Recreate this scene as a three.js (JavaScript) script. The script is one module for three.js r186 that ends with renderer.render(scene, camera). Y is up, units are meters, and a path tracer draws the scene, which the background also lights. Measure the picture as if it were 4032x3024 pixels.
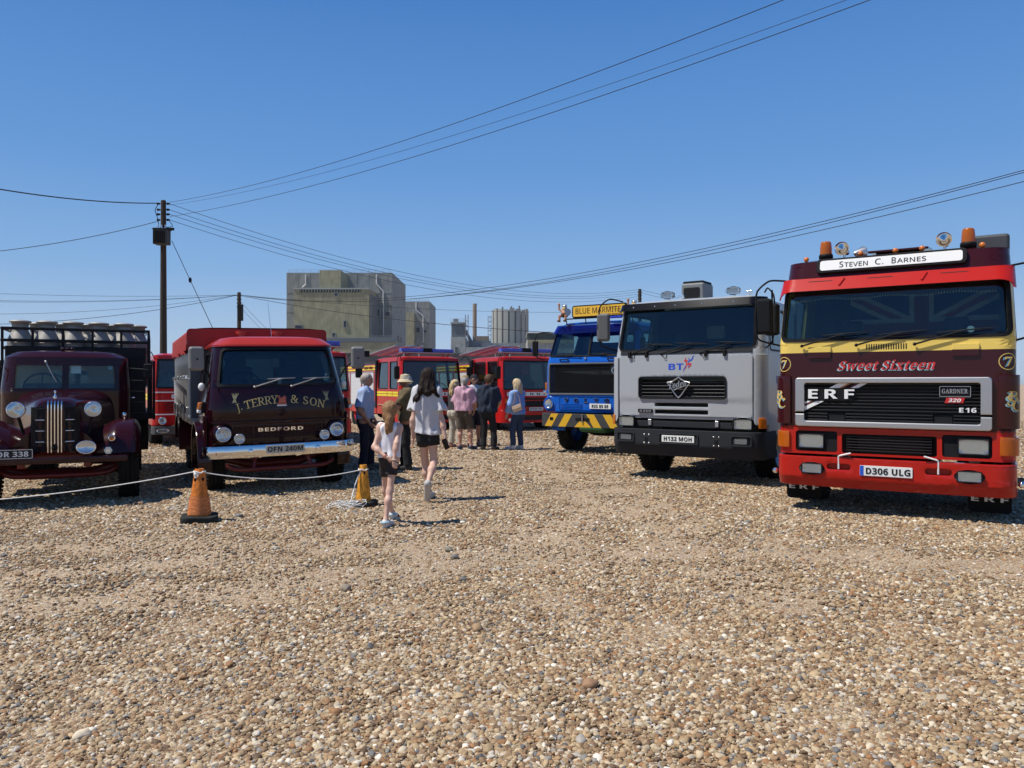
import * as THREE from 'three';
import { RoundedBoxGeometry } from 'three/addons/geometries/RoundedBoxGeometry.js';
import { TessellateModifier } from 'three/addons/modifiers/TessellateModifier.js';
import { FontLoader } from 'three/addons/loaders/FontLoader.js';
import { ImprovedNoise } from 'three/addons/math/ImprovedNoise.js';
import { mergeGeometries, mergeVertices, toCreasedNormals } from 'three/addons/utils/BufferGeometryUtils.js';

// ---------- camera, sky, sun, exposure ----------
const scene = new THREE.Scene();
const camera = new THREE.PerspectiveCamera(53.07, 4 / 3, 0.05, 6000);
camera.position.set(0, 1.55, 0);
camera.lookAt(0, 1.55, -10);
const renderer = new THREE.WebGLRenderer({ antialias: true });
renderer.toneMapping = THREE.LinearToneMapping;
renderer.toneMappingExposure = 1.12;
renderer.shadowMap.enabled = true;
const SUN = new THREE.Vector3(-0.485, 0.866, 0.12).normalize();
{ // clear summer sky: one even gradient with height, deep blue overhead, pale at the horizon
  const w = 512, h = 256, a = new Float32Array(w * h * 4);
  const stops = [[-90, .30, .30, .28], [-1, .38, .45, .52], [0, .50, .61, .745], [3, .42, .58, .785], [8, .245, .45, .765], [15, .14, .335, .705], [27, .066, .22, .575], [45, .036, .135, .41], [90, .02, .08, .27]];
  const c = [0, 0, 0];
  for (let j = 0; j < h; j++) {
    const e = (j + .5) / h * 180 - 90;
    let k = 0; while (k < stops.length - 2 && stops[k + 1][0] < e) k++;
    const t = Math.min(1, Math.max(0, (e - stops[k][0]) / (stops[k + 1][0] - stops[k][0])));
    for (let q = 0; q < 3; q++) c[q] = .86 * (stops[k][q + 1] * (1 - t) + stops[k + 1][q + 1] * t);
    for (let i = 0; i < w; i++) { const o = (j * w + i) * 4; a[o] = c[0]; a[o + 1] = c[1]; a[o + 2] = c[2]; a[o + 3] = 1; }
  }
  const sky = new THREE.DataTexture(a, w, h, THREE.RGBAFormat, THREE.FloatType);
  sky.mapping = THREE.EquirectangularReflectionMapping; sky.magFilter = sky.minFilter = THREE.LinearFilter; sky.needsUpdate = true;
  scene.background = sky; scene.environment = sky;
}
const sun = new THREE.DirectionalLight(new THREE.Color(1, .955, .88), 5);
sun.position.copy(SUN).multiplyScalar(60); sun.castShadow = true; sun.shadow.mapSize.set(4096, 4096);
Object.assign(sun.shadow.camera, { left: -40, right: 40, top: 40, bottom: -40, near: 1, far: 160 });
scene.add(sun, sun.target);
// ---------- helpers ----------
const V = (x, y, z) => new THREE.Vector3(x, y, z);
function seeded(n) { let a = n >>> 0; return () => { a = (a + 0x6D2B79F5) | 0; let t = Math.imul(a ^ a >>> 15, 1 | a); t = t + Math.imul(t ^ t >>> 7, 61 | t) ^ t; return ((t ^ t >>> 14) >>> 0) / 4294967296; }; }
const rnd = seeded(7), NO = new ImprovedNoise();
const noise = (x, y, z = 0) => NO.noise(x, y, z);
const fbm = (x, y, z = 0, n = 4) => { let s = 0, a = .5; for (let i = 0; i < n; i++) { s += a * noise(x, y, z); x *= 2.03; y *= 2.03; z *= 2.03; a *= .5; } return s; };
// a sight line of the photograph (source pixels) and a distance give a place in metres
const at = (px, py, D) => V((px - 2016) / 3028 * D, 1.55 - (py - 1512) / 3028 * D, -D);
const taken = {};
function numbered(n) { const k = taken[n] = (taken[n] ?? -1) + 1; return k ? `${n}_${String(k).padStart(3, '0')}` : n; }
function add(parent, name, geo, mat, label) {
  const m = new THREE.Mesh(geo, mat); m.castShadow = m.receiveShadow = true;
  m.name = parent === scene ? numbered(name) : name; if (label) m.userData.label = label;
  parent.add(m); return m;
}
function thing(name, label, category, group, pos = [0, 0, 0], turn = 0) {
  const g = new THREE.Group(); g.name = numbered(name); g.position.set(...pos); g.rotation.y = turn;
  g.userData = { label, category }; if (group) g.userData.group = group; scene.add(g); return g;
}
const tag = (o, label, category, group) => { o.userData.label = label; o.userData.category = category; if (group) o.userData.group = group; return o; };
const structure = (name, geo, mat) => { const m = add(scene, name, geo, mat); m.userData.kind = 'structure'; return m; };
const lin = (r, g, b) => new THREE.Color().setRGB(r, g, b);
function dataTex(n, fn, { rep = 1, srgb = false, m = n } = {}) {
  const d = new Uint8Array(n * m * 4);
  for (let j = 0; j < m; j++) for (let i = 0; i < n; i++) { const c = fn(i, j), o = (j * n + i) * 4; d[o] = c[0]; d[o + 1] = c[1]; d[o + 2] = c[2]; d[o + 3] = 255; }
  const t = new THREE.DataTexture(d, n, m); t.wrapS = t.wrapT = THREE.RepeatWrapping; t.magFilter = THREE.LinearFilter; t.minFilter = THREE.LinearMipmapLinearFilter; t.generateMipmaps = true;
  t.repeat.set(rep, rep); if (srgb) t.colorSpace = THREE.SRGBColorSpace; t.needsUpdate = true; return t;
}
// seamless noise on a tile
const tileNoise = (u, v, f, z = 0) => { const A = u * Math.PI * 2, B = v * Math.PI * 2, r = f / (2 * Math.PI); return noise(Math.cos(A) * r + z, Math.sin(A) * r + Math.cos(B) * r, Math.sin(B) * r + z * 1.7); };
const texWave = dataTex(256, (i, j) => { const u = i / 256, v = j / 256, q = 128 + 150 * tileNoise(u, v, 5) + 30 * tileNoise(u, v, 17, 3); return [q, q, q]; }, { rep: .7 });
const texGrime = dataTex(512, (i, j) => { const u = i / 512, v = j / 512; let q = 215 + 50 * tileNoise(u, v, 6, 1) + 40 * tileNoise(u, v, 24, 5) + 25 * tileNoise(u, v, 90, 9); q = Math.max(150, Math.min(255, q)); return [q, q, q]; }, { rep: .9 });
const texFine = dataTex(256, (i, j) => { const u = i / 256, v = j / 256; const q = Math.max(0, Math.min(255, 150 + 90 * tileNoise(u, v, 30, 2) + 90 * tileNoise(u, v, 80, 4))); return [q, q, q]; }, { rep: 2 });
const texRoad = dataTex(256, (i, j) => { const u = i / 256, v = j / 256; const q = Math.max(190, Math.min(255, 238 + 20 * tileNoise(u, v, 8, 7) + 18 * tileNoise(u, v, 40, 2))); return [q, q * .985, q * .96]; }, { rep: 1.1, srgb: true });
// real base colours, linear
const paint = (r, g, b, rough = .3, o = {}) => new THREE.MeshPhysicalMaterial({ color: lin(r, g, b), roughness: rough, clearcoat: .55, clearcoatRoughness: .04, specularIntensity: .15, bumpMap: texWave, bumpScale: .0006, ...o });
const matte = (r, g, b, rough = .75, o = {}) => new THREE.MeshPhysicalMaterial({ color: lin(r, g, b), roughness: rough, specularIntensity: Math.max(r, g, b) < .06 ? .4 : .8, ...o });
const metal = (r, g, b, rough = .25, o = {}) => new THREE.MeshStandardMaterial({ color: lin(r, g, b), roughness: rough, metalness: 1, ...o });
const M = {
  chrome: metal(.86, .86, .85, .07), brushed: metal(.60, .59, .57, .34), alloy: metal(.5, .5, .5, .5, { roughnessMap: texGrime, map: texRoad }),
  black: matte(.010, .010, .011, .6, { specularIntensity: .3 }), plastic: matte(.012, .013, .015, .8, { bumpMap: texFine, bumpScale: .0004, specularIntensity: .3 }), rubber: matte(.011, .0105, .010, .9, { map: texRoad, bumpMap: texFine, bumpScale: .0015 }),
  seal: matte(.008, .008, .009, .5, { specularIntensity: .3 }), white: matte(.72, .72, .70, .5), letterWhite: matte(.78, .78, .76, .45), plateWhite: matte(.72, .73, .70, .4), plateBlack: matte(.015, .015, .015, .4),
  glass: new THREE.MeshPhysicalMaterial({ color: lin(.80, .88, .87), roughness: .015, transmission: 1, thickness: 0, ior: 1.5 }),
  tint: new THREE.MeshPhysicalMaterial({ color: lin(.62, .73, .74), roughness: .015, transmission: 1, thickness: 0, ior: 1.52 }),
  lens: new THREE.MeshPhysicalMaterial({ color: lin(.80, .84, .86), roughness: .06, transmission: .9, thickness: 0, ior: 1.5, bumpMap: texFine, bumpScale: .0004 }),
  amber: new THREE.MeshPhysicalMaterial({ color: lin(.70, .19, .008), roughness: .16, transmission: .55, thickness: 0, ior: 1.5 }),
  amberSolid: new THREE.MeshPhysicalMaterial({ color: lin(.58, .15, .008), roughness: .22, clearcoat: .6 }),
  blueLens: new THREE.MeshPhysicalMaterial({ color: lin(.01, .04, .55), roughness: .12, clearcoat: 1, transmission: .25, thickness: 0 }),
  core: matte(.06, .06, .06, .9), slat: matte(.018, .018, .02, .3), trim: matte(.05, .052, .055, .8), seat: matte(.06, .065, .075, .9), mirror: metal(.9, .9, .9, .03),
  gold: matte(.62, .44, .12, .4), yellowRef: matte(.80, .68, .02, .45), skin: matte(.50, .29, .20, .55), rope: matte(.75, .74, .70, .9)
};
// flat shapes
function rr(x0, y0, x1, y1, r = .02, S = THREE.Shape) {
  const s = new S(); r = Math.min(r, (x1 - x0) / 2 - 1e-4, (y1 - y0) / 2 - 1e-4);
  if (r <= 0.001) { s.moveTo(x0, y0); s.lineTo(x1, y0); s.lineTo(x1, y1); s.lineTo(x0, y1); s.closePath(); return s; }
  s.moveTo(x0 + r, y0); s.lineTo(x1 - r, y0); s.absarc(x1 - r, y0 + r, r, -Math.PI / 2, 0); s.lineTo(x1, y1 - r); s.absarc(x1 - r, y1 - r, r, 0, Math.PI / 2); s.lineTo(x0 + r, y1); s.absarc(x0 + r, y1 - r, r, Math.PI / 2, Math.PI); s.lineTo(x0, y0 + r); s.absarc(x0 + r, y0 + r, r, Math.PI, Math.PI * 1.5);
  return s;
}
const poly = (pts, S = THREE.Shape) => { const s = new S(); pts.forEach((p, i) => i ? s.lineTo(...p) : s.moveTo(...p)); s.closePath(); return s; };
const holed = (s, ...h) => { s.holes.push(...h); return s; };
const ring = (x0, y0, x1, y1, r, t, t2 = t) => holed(rr(x0, y0, x1, y1, r), rr(x0 + t, y0 + t2, x1 - t, y1 - t2, Math.max(.004, r - t), THREE.Path));
function ext(shape, depth, z = 0, bevel = 0, seg = 5) { const b = Math.min(bevel, depth / 2); const g = new THREE.ExtrudeGeometry(shape, { depth: Math.max(1e-4, depth - 2 * b), bevelEnabled: b > 0, bevelSize: b, bevelThickness: b, bevelOffset: -b, bevelSegments: 2, curveSegments: seg }); g.translate(0, 0, z + b); return g; }
const slab = (x0, y0, x1, y1, z, d, r = .02, b = .004) => ext(rr(x0, y0, x1, y1, r), d, z, b);
const box = (w, h, d, x = 0, y = 0, z = 0, r = .01) => { const g = r ? new RoundedBoxGeometry(w, h, d, 2, Math.min(r, w / 2.01, h / 2.01, d / 2.01)) : new THREE.BoxGeometry(w, h, d); return g.translate(x, y, z); };
const cyl = (r0, r1, h, x = 0, y = 0, z = 0, axis = 'y', n = 20) => { const g = new THREE.CylinderGeometry(r1, r0, h, n); if (axis === 'x') g.rotateZ(-Math.PI / 2); if (axis === 'z') g.rotateX(Math.PI / 2); return g.translate(x, y, z); };
const ball = (r, x, y, z, sx = 1, sy = 1, sz = 1, n = 16) => new THREE.SphereGeometry(r, n, Math.round(n * .7)).scale(sx, sy, sz).translate(x, y, z);
const tube = (pts, r, n = 24, k = 6, closed = false) => new THREE.TubeGeometry(new THREE.CatmullRomCurve3(pts.map(p => Array.isArray(p) ? V(...p) : p), closed, 'catmullrom', .3), n, r, k, closed);
function rod(a, b, r, r2 = r, n = 8) { a = Array.isArray(a) ? V(...a) : a; b = Array.isArray(b) ? V(...b) : b; const d = b.clone().sub(a), g = new THREE.CylinderGeometry(r2, r, d.length(), n); g.applyQuaternion(new THREE.Quaternion().setFromUnitVectors(V(0, 1, 0), d.clone().normalize())); const m = a.clone().add(b).multiplyScalar(.5); return g.translate(m.x, m.y, m.z); }
const lathe = (pts, n = 28) => new THREE.LatheGeometry(pts.map(p => new THREE.Vector2(...p)), n);
const latheZ = (pts, x, y, z, n = 28) => lathe(pts, n).rotateX(Math.PI / 2).translate(x, y, z); // the axis points to +z
function join(...gs) { gs = gs.flat(); return mergeGeometries(gs.map(g => { g = g.index ? g.toNonIndexed() : g; for (const k of Object.keys(g.attributes)) if (!['position', 'normal', 'uv'].includes(k)) g.deleteAttribute(k); if (!g.attributes.uv) g.setAttribute('uv', new THREE.BufferAttribute(new Float32Array(g.attributes.position.count * 2), 2)); return g; })); }
// a cab skin: s runs round the plan (front, rounded corner, side), h is height, d is out of the skin
function skin({ W, r, lean = () => 0, half = () => 1, bow = 0 }) {
  const a = W / 2 - r, q = a + r * Math.PI / 2;
  const f = (s, h, d) => {
    const S = Math.abs(s), g = s < 0 ? -1 : 1; let x, z, nx, nz;
    if (S <= a) { x = S; z = 0; nx = 0; nz = 1; } else if (S <= q) { const t = (S - a) / r; x = a + r * Math.sin(t); z = r * Math.cos(t) - r; nx = Math.sin(t); nz = Math.cos(t); } else { x = W / 2; z = -r - (S - q); nx = 1; nz = 0; }
    z -= bow * (x * 2 / W) ** 2; x += nx * d; z += nz * d;
    return V(g * x * half(h), h, z + lean(h));
  };
  f.s = x => { const g = x < 0 ? -1 : 1, X = Math.abs(x); return X <= a ? x : g * (a + r * Math.asin(Math.min(1, (X - a) / r))); };
  f.q = q; f.r = r; f.side = z => q + (-z - r); f.W = W;
  return f;
}
function bend(g, f, edge = .09, crease = .55) {
  if (g.index) g = g.toNonIndexed();
  if (edge) g = new TessellateModifier(edge, 12).modify(g);
  const p = g.attributes.position; for (let i = 0; i < p.count; i++) { const v = f(p.getX(i), p.getY(i), p.getZ(i)); p.setXYZ(i, v.x, v.y, v.z); }
  g.deleteAttribute('normal'); return toCreasedNormals(g, crease);
}
const wrap = (shape, f, d0, d1, edge = .09, bevel = 0) => bend(ext(shape, d1 - d0, d0, bevel), f, edge);
// closed lid over a plan outline: crown height over the rim
function lid(f, h0, crown, zBack, n = 4, N = 60, K = 10) {
  const out = [], S = f.side(zBack); for (let i = 0; i <= N; i++) out.push(f(-S + 2 * S * i / N, h0, 0));
  const c = out.reduce((a, v) => a.add(v), V(0, 0, 0)).multiplyScalar(1 / (N + 1)); c.x = 0; c.z = (out[0].z + out[N >> 1].z) / 2;
  const pos = [], idx = [], loop = [...out]; for (let i = 1; i < 14; i++) loop.push(out[N].clone().lerp(out[0], i / 14));
  const L = loop.length;
  for (let k = 0; k <= K; k++) { const t = 1 - (1 - k / K) ** 1.6, rho = 1 - t; for (const v of loop) pos.push(c.x + (v.x - c.x) * rho, h0 + crown * Math.pow(Math.max(0, 1 - Math.pow(rho, n)), 1 / n), c.z + (v.z - c.z) * rho); }
  for (let k = 0; k < K; k++) for (let i = 0; i < L; i++) { const a = k * L + i, b = k * L + (i + 1) % L; idx.push(a, b, a + L, b, b + L, a + L); }
  const g = new THREE.BufferGeometry(); g.setAttribute('position', new THREE.Float32BufferAttribute(pos, 3)); g.setAttribute('uv', new THREE.Float32BufferAttribute(pos.flatMap((v, i) => i % 3 === 0 ? [v, pos[i + 2]] : []), 2)); g.setIndex(idx); g.computeVertexNormals(); return g;
}
// lettering
const fonts = {}; for (const k of ['sans_bold', 'sans_regular', 'serif_bold', 'serif_regular', 'sans_mono_regular']) fonts[k] = await new FontLoader().loadAsync(`fonts/droid/droid_${k}.typeface.json`);
function letters(str, { h = .1, w = 0, d = .004, font = 'sans_bold', shear = 0, gap = 0, bevel = 0 }) {
  const shapes = []; let x = 0;
  const put = (s, dx) => { for (const sh of s) { const mv = P => { const pts = P.getPoints(4).map(p => new THREE.Vector2(p.x + dx, p.y)); return pts; }; const n = new THREE.Shape(mv(sh)); n.holes = sh.holes.map(q => new THREE.Path(mv(q))); shapes.push(n); } };
  if (gap) for (const ch of str) { if (ch === ' ') { x += 50; continue; } const s = fonts[font].generateShapes(ch, 100); const g = new THREE.ShapeGeometry(s); g.computeBoundingBox(); put(s, x - g.boundingBox.min.x); x += g.boundingBox.max.x - g.boundingBox.min.x + gap * 100; }
  else put(fonts[font].generateShapes(str, 100), 0);
  const g = new THREE.ExtrudeGeometry(shapes, { depth: 1, bevelEnabled: false, curveSegments: 4 }); g.computeBoundingBox(); const b = g.boundingBox, ky = h / (b.max.y - b.min.y), kx = w ? w / (b.max.x - b.min.x) : ky;
  g.translate(-(b.min.x + b.max.x) / 2, -(b.min.y + b.max.y) / 2, 0); g.scale(kx, ky, d);
  if (shear) { const p = g.attributes.position; for (let i = 0; i < p.count; i++) p.setX(i, p.getX(i) + p.getY(i) * shear); }
  return g;
}
// strokes of a pen with a round tip, flat: polyline widths in metres
function stroke(pts, w, z, d = .003, taper = false) {
  const c = new THREE.CatmullRomCurve3(pts.map(p => V(p[0], p[1], 0))), n = pts.length * 5, L = [], R = [];
  for (let i = 0; i <= n; i++) { const t = i / n, p = c.getPoint(t), q = c.getTangent(t), k = (taper ? Math.sin(Math.PI * (.12 + .8 * t)) : 1) * w / 2; L.push([p.x - q.y * k, p.y + q.x * k]); R.push([p.x + q.y * k, p.y - q.x * k]); }
  return ext(poly([...L, ...R.reverse()]), d, z);
}
// ---- lorry kit ----
function numberPlate(parent, text, x, y, z, w, h, back, ink, f, { band = false, tx = 0, tw = .86 } = {}) {
  const p = add(parent, 'number_plate', slab(x - w / 2, y - h / 2, x + w / 2, y + h / 2, z, .012, .008, .002), back);
  add(p, 'plate_lettering', letters(text, { h: h * .62, w: w * tw, d: .004 }).translate(x + tx, y, z + .0125), ink);
  if (band) add(p, 'blue_band', slab(x - w / 2 + .002, y - h / 2 + .002, x - w / 2 + w * .075, y + h / 2 - .002, z + .0125, .002, .004, 0), matte(.02, .09, .5, .4));
  return p;
}
function tyreGeo(R, w, rim) {
  const pts = [], g = [-.36, -.30, -.13, -.07, .10, .16, .33, .39]; // grooves across the tread
  pts.push([rim, -w * .34], [rim + .02, -w * .42], [rim + (R - rim) * .45, -w * .52], [R - .045, -w * .5], [R - .012, -w * .45]);
  for (let i = 0; i < g.length; i += 2) { pts.push([R - .002, g[i] * w], [R - .016, g[i] * w + .003], [R - .016, g[i + 1] * w - .003], [R - .001, g[i + 1] * w]); }
  pts.push([R - .012, w * .45], [R - .045, w * .5], [rim + (R - rim) * .45, w * .52], [rim + .02, w * .42], [rim, w * .34]);
  let t = lathe(pts, 56).toNonIndexed(); t.deleteAttribute('normal'); t = toCreasedNormals(t, .5); t.rotateZ(Math.PI / 2);
  const lugs = [], L = 46; for (let i = 0; i < L; i++) for (const e of [-1, 1]) { const b = new THREE.BoxGeometry(.05, .016, R * 2 * Math.PI / L * .62).toNonIndexed(); b.translate(e * w * .45, R - .012, 0).rotateX(i / L * Math.PI * 2 + e * .04); lugs.push(b); }
  return join(t, ...lugs);
}
const tyreCache = {};
function wheel(parent, x, z, R, w, rimMat, out = 1, rimK = .56) {
  const key = R + '/' + w; const rim = R * rimK; const t = tyreCache[key] ??= tyreGeo(R, w, rim);
  const g = new THREE.Group(); g.name = 'wheel'; g.position.set(x, R - .012, z); g.rotation.x = (x * 7 + z) % 1; parent.add(g);
  add(g, 'tyre', t, M.rubber);
  const prof = [[.001, .02], [.07, .02], [.075, -.01], [rim * .62, -.02], [rim * .66, .02], [rim * .8, .015], [rim * .93, w * .30], [rim + .012, w * .36], [rim + .012, w * .33], [rim * .95, -w * .3], [rim + .01, -w * .36]];
  const nuts = []; for (let i = 0; i < 8; i++) nuts.push(cyl(.014, .014, .03, Math.cos(i * Math.PI / 4) * rim * .42, .0, Math.sin(i * Math.PI / 4) * rim * .42, 'y', 6));
  add(g, 'rim', join(lathe(prof, 32), ...nuts, cyl(.08, .06, .09, 0, .02, 0)).rotateZ(-Math.PI / 2 * out), rimMat);
  return g;
}
function axleAndFrame(parent, { z1, z2, R, mat, half = .4, front = -.15, y = .78, track = .98, dual = true, w = .28, rimMat, rimK }) {
  add(parent, 'chassis_frame', join(box(.08, .24, front - z2 + .9, -half, y, (front + z2 - .9) / 2), box(.08, .24, front - z2 + .9, half, y, (front + z2 - .9) / 2), ...[.1, .4, .7, .98].map(t => box(half * 2, .12, .1, 0, y, front - .1 + (z2 - .8 - front) * t))), mat);
  add(parent, 'front_axle', join(rod([-track + .12, R, z1], [-half, R - .1, z1], .05, .07), rod([track - .12, R, z1], [half, R - .1, z1], .05, .07), rod([-half, R - .1, z1], [half, R - .1, z1], .07), box(.09, .05, 1.3, -half, R + .06, z1), box(.09, .05, 1.3, half, R + .06, z1)), mat);
  add(parent, 'rear_axle', join(rod([-track + .1, R, z2], [track - .1, R, z2], .08), ball(.22, 0, R, z2)), mat);
  for (const s of [-1, 1]) { wheel(parent, s * track, z1, R, w, rimMat, s, rimK); wheel(parent, s * (track - .02), z2, R, w, rimMat, s, rimK); if (dual) wheel(parent, s * (track - .06 - w * 1.1), z2, R, w, rimMat, s, rimK); }
}
function wiper(parent, x, y, z, len, ang, blade, f, out = .03, mat = M.black, bladeAng = null) {
  const ex = x + Math.cos(ang) * len, ey = y + Math.sin(ang) * len, P = (u, h, d) => f(f.s(u), h, d);
  const g = new THREE.Group(); g.name = 'wiper'; parent.add(g);
  add(g, 'wiper_arm', join(rod(P(x, y, out), P(ex, ey, out + .02), .011, .007), ball(.02, ...P(x, y, out).toArray())), mat);
  const b = bladeAng ?? ang + .2, c = Math.cos(b) * blade / 2, s = Math.sin(b) * blade / 2;
  add(g, 'wiper_blade', join(rod(P(ex - c, ey - s, out - .005), P(ex, ey, out + .012), .006, .009), rod(P(ex, ey, out + .012), P(ex + c, ey + s, out - .005), .009, .006)), mat);
}
function roundLamp(parent, name, x, y, z, r, depth = .08, rimMat = M.chrome) {
  const g = new THREE.Group(); g.name = name; parent.add(g);
  add(g, 'reflector', latheZ([[.001, -depth * .55], [r * .35, -depth * .5], [r * .75, -depth * .2], [r * .93, .0]], x, y, z), M.chrome);
  add(g, 'rim', latheZ([[r * .92, 0], [r * .93, .012], [r * 1.0, .014], [r * 1.07, .002], [r * 1.08, -.02], [r * 1.0, -depth], [r * .6, -depth * 1.15], [.001, -depth * 1.2]], x, y, z), rimMat);
  add(g, 'lens', latheZ([[.001, .026], [r * .4, .023], [r * .75, .014], [r * .94, .004]], x, y, z), M.lens);
  add(g, 'bulb', ball(r * .13, x, y, z - .01), M.chrome);
  return g;
}
function boxLamp(parent, name, x0, y0, x1, y1, z, frame = M.black, d = .05) {
  const g = new THREE.Group(); g.name = name; parent.add(g); const w = x1 - x0, h = y1 - y0, cx = (x0 + x1) / 2, cy = (y0 + y1) / 2;
  add(g, 'housing', ext(ring(x0, y0, x1, y1, .02, .011), d, z, .003), frame);
  const bowl = new THREE.SphereGeometry(1, 20, 8, 0, Math.PI * 2, 0, Math.PI / 2).rotateX(-Math.PI / 2).scale(w * .62, h * .62, d * .9).translate(cx, cy, z + d * .55);
  add(g, 'reflector', join(bowl, slab(x0 + .004, y0 + .004, x1 - .004, y1 - .004, z - .004, .004, .012, 0)), M.chrome);
  add(g, 'lens', slab(x0 + .012, y0 + .012, x1 - .012, y1 - .012, z + d * .72, .008, .012, .003), M.lens);
  return g;
}
function boxMirror(parent, x, y, z, w, h, d, mat, arms, turn = 0) {
  const g = new THREE.Group(); g.name = 'door_mirror'; parent.add(g);
  const hg = box(w, h, d, 0, 0, 0, Math.min(w, h) * .22).rotateY(turn).translate(x, y, z);
  add(g, 'housing', hg, mat); add(g, 'mirror_glass', slab(-w / 2 + .015, -h / 2 + .015, w / 2 - .015, h / 2 - .015, 0, .004, .03, 0).translate(0, 0, -d / 2 - .004).rotateY(turn).translate(x, y, z), M.mirror);
  add(g, 'mirror_arm', join(...arms.map(a => tube(a, .012, 16, 6))), M.black);
}
function steeringWheel(parent, x, y, z, r = .23, tilt = -.7) {
  const g = new THREE.TorusGeometry(r, .014, 8, 36); const s = [0, 2.1, 4.2].map(a => rod([0, 0, 0], [Math.sin(a) * r, Math.cos(a) * r, 0], .01));
  add(parent, 'steering_wheel', join(g, ...s, cyl(.05, .05, .04, 0, 0, 0, 'z')).rotateX(tilt).translate(x, y, z), M.black);
  add(parent, 'steering_column', rod([x, y, z], [x, y - .5, z + .3], .03), M.black);
}
function seatAt(parent, x, y, z, mat = M.seat, hr = true) {
  const g = new THREE.Group(); g.name = 'seat'; parent.add(g);
  add(g, 'cushion', box(.5, .16, .5, x, y, z, .05), mat); add(g, 'backrest', box(.48, .62, .14, 0, .32, 0, .05).rotateX(-.12).translate(x, y + .05, z - .24), mat);
  if (hr) add(g, 'head_rest', box(.28, .2, .1, x, y + .76, z - .33, .04), mat);
}
// ---------- the shingle ground ----------
const patch = (x, z) => fbm(x * .16 + 3.1, z * .22 - 7.3, 0, 4); // broad swells of coarse and fine shingle
// where wheels have pressed the stones into sandy grit
const tracks = [[[-7, -3.2], [-3.5, -5.2], [-.5, -6.6], [1.1, -9.2], [.6, -14], [.2, -22]], [[-6.2, -4.6], [-3.2, -6.6], [-1.2, -8.2], [-.6, -12], [-1.2, -20]], [[1.9, -5.6], [1.7, -9.5], [1.5, -12.5]], [[-8, -6.5], [-4, -7.4], [2.5, -7.0], [7, -5.6]]];
function worn(x, z) { let d = 9; for (const t of tracks) for (let i = 1; i < t.length; i++) { const [ax, az] = t[i - 1], [bx, bz] = t[i], ux = bx - ax, uz = bz - az, k = Math.max(0, Math.min(1, ((x - ax) * ux + (z - az) * uz) / (ux * ux + uz * uz))); d = Math.min(d, Math.hypot(x - ax - ux * k, z - az - uz * k)); } return Math.max(0, 1 - d / .75) + .9 * Math.max(0, -patch(x * 1.3, z * 1.3) - .08) + .5 * noise(x * 1.9, z * 2.3, 17); }
const groundY = (x, z) => { const D = Math.hypot(x, z); return (.022 * noise(x * .45, z * .45, 4) + .014 * noise(x * 1.3, z * 1.3, 9) + .006 * noise(x * 3.1, z * 3.1, 2)) * Math.min(1, 60 / (D + 1)); };
const PAL = [[.34, .215, .105], [.41, .285, .15], [.49, .375, .23], [.56, .455, .315], [.66, .58, .46], [.26, .155, .075], [.17, .098, .048], [.30, .145, .055], [.21, .19, .16], [.115, .11, .105], [.36, .315, .255], [.38, .25, .165]];
const PW = [.18, .17, .13, .09, .035, .15, .10, .06, .035, .02, .03, .05];
const pick = r => { let k = 0; while (k < PW.length - 1 && r > PW[k]) r -= PW[k++]; return PAL[k]; };
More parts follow.
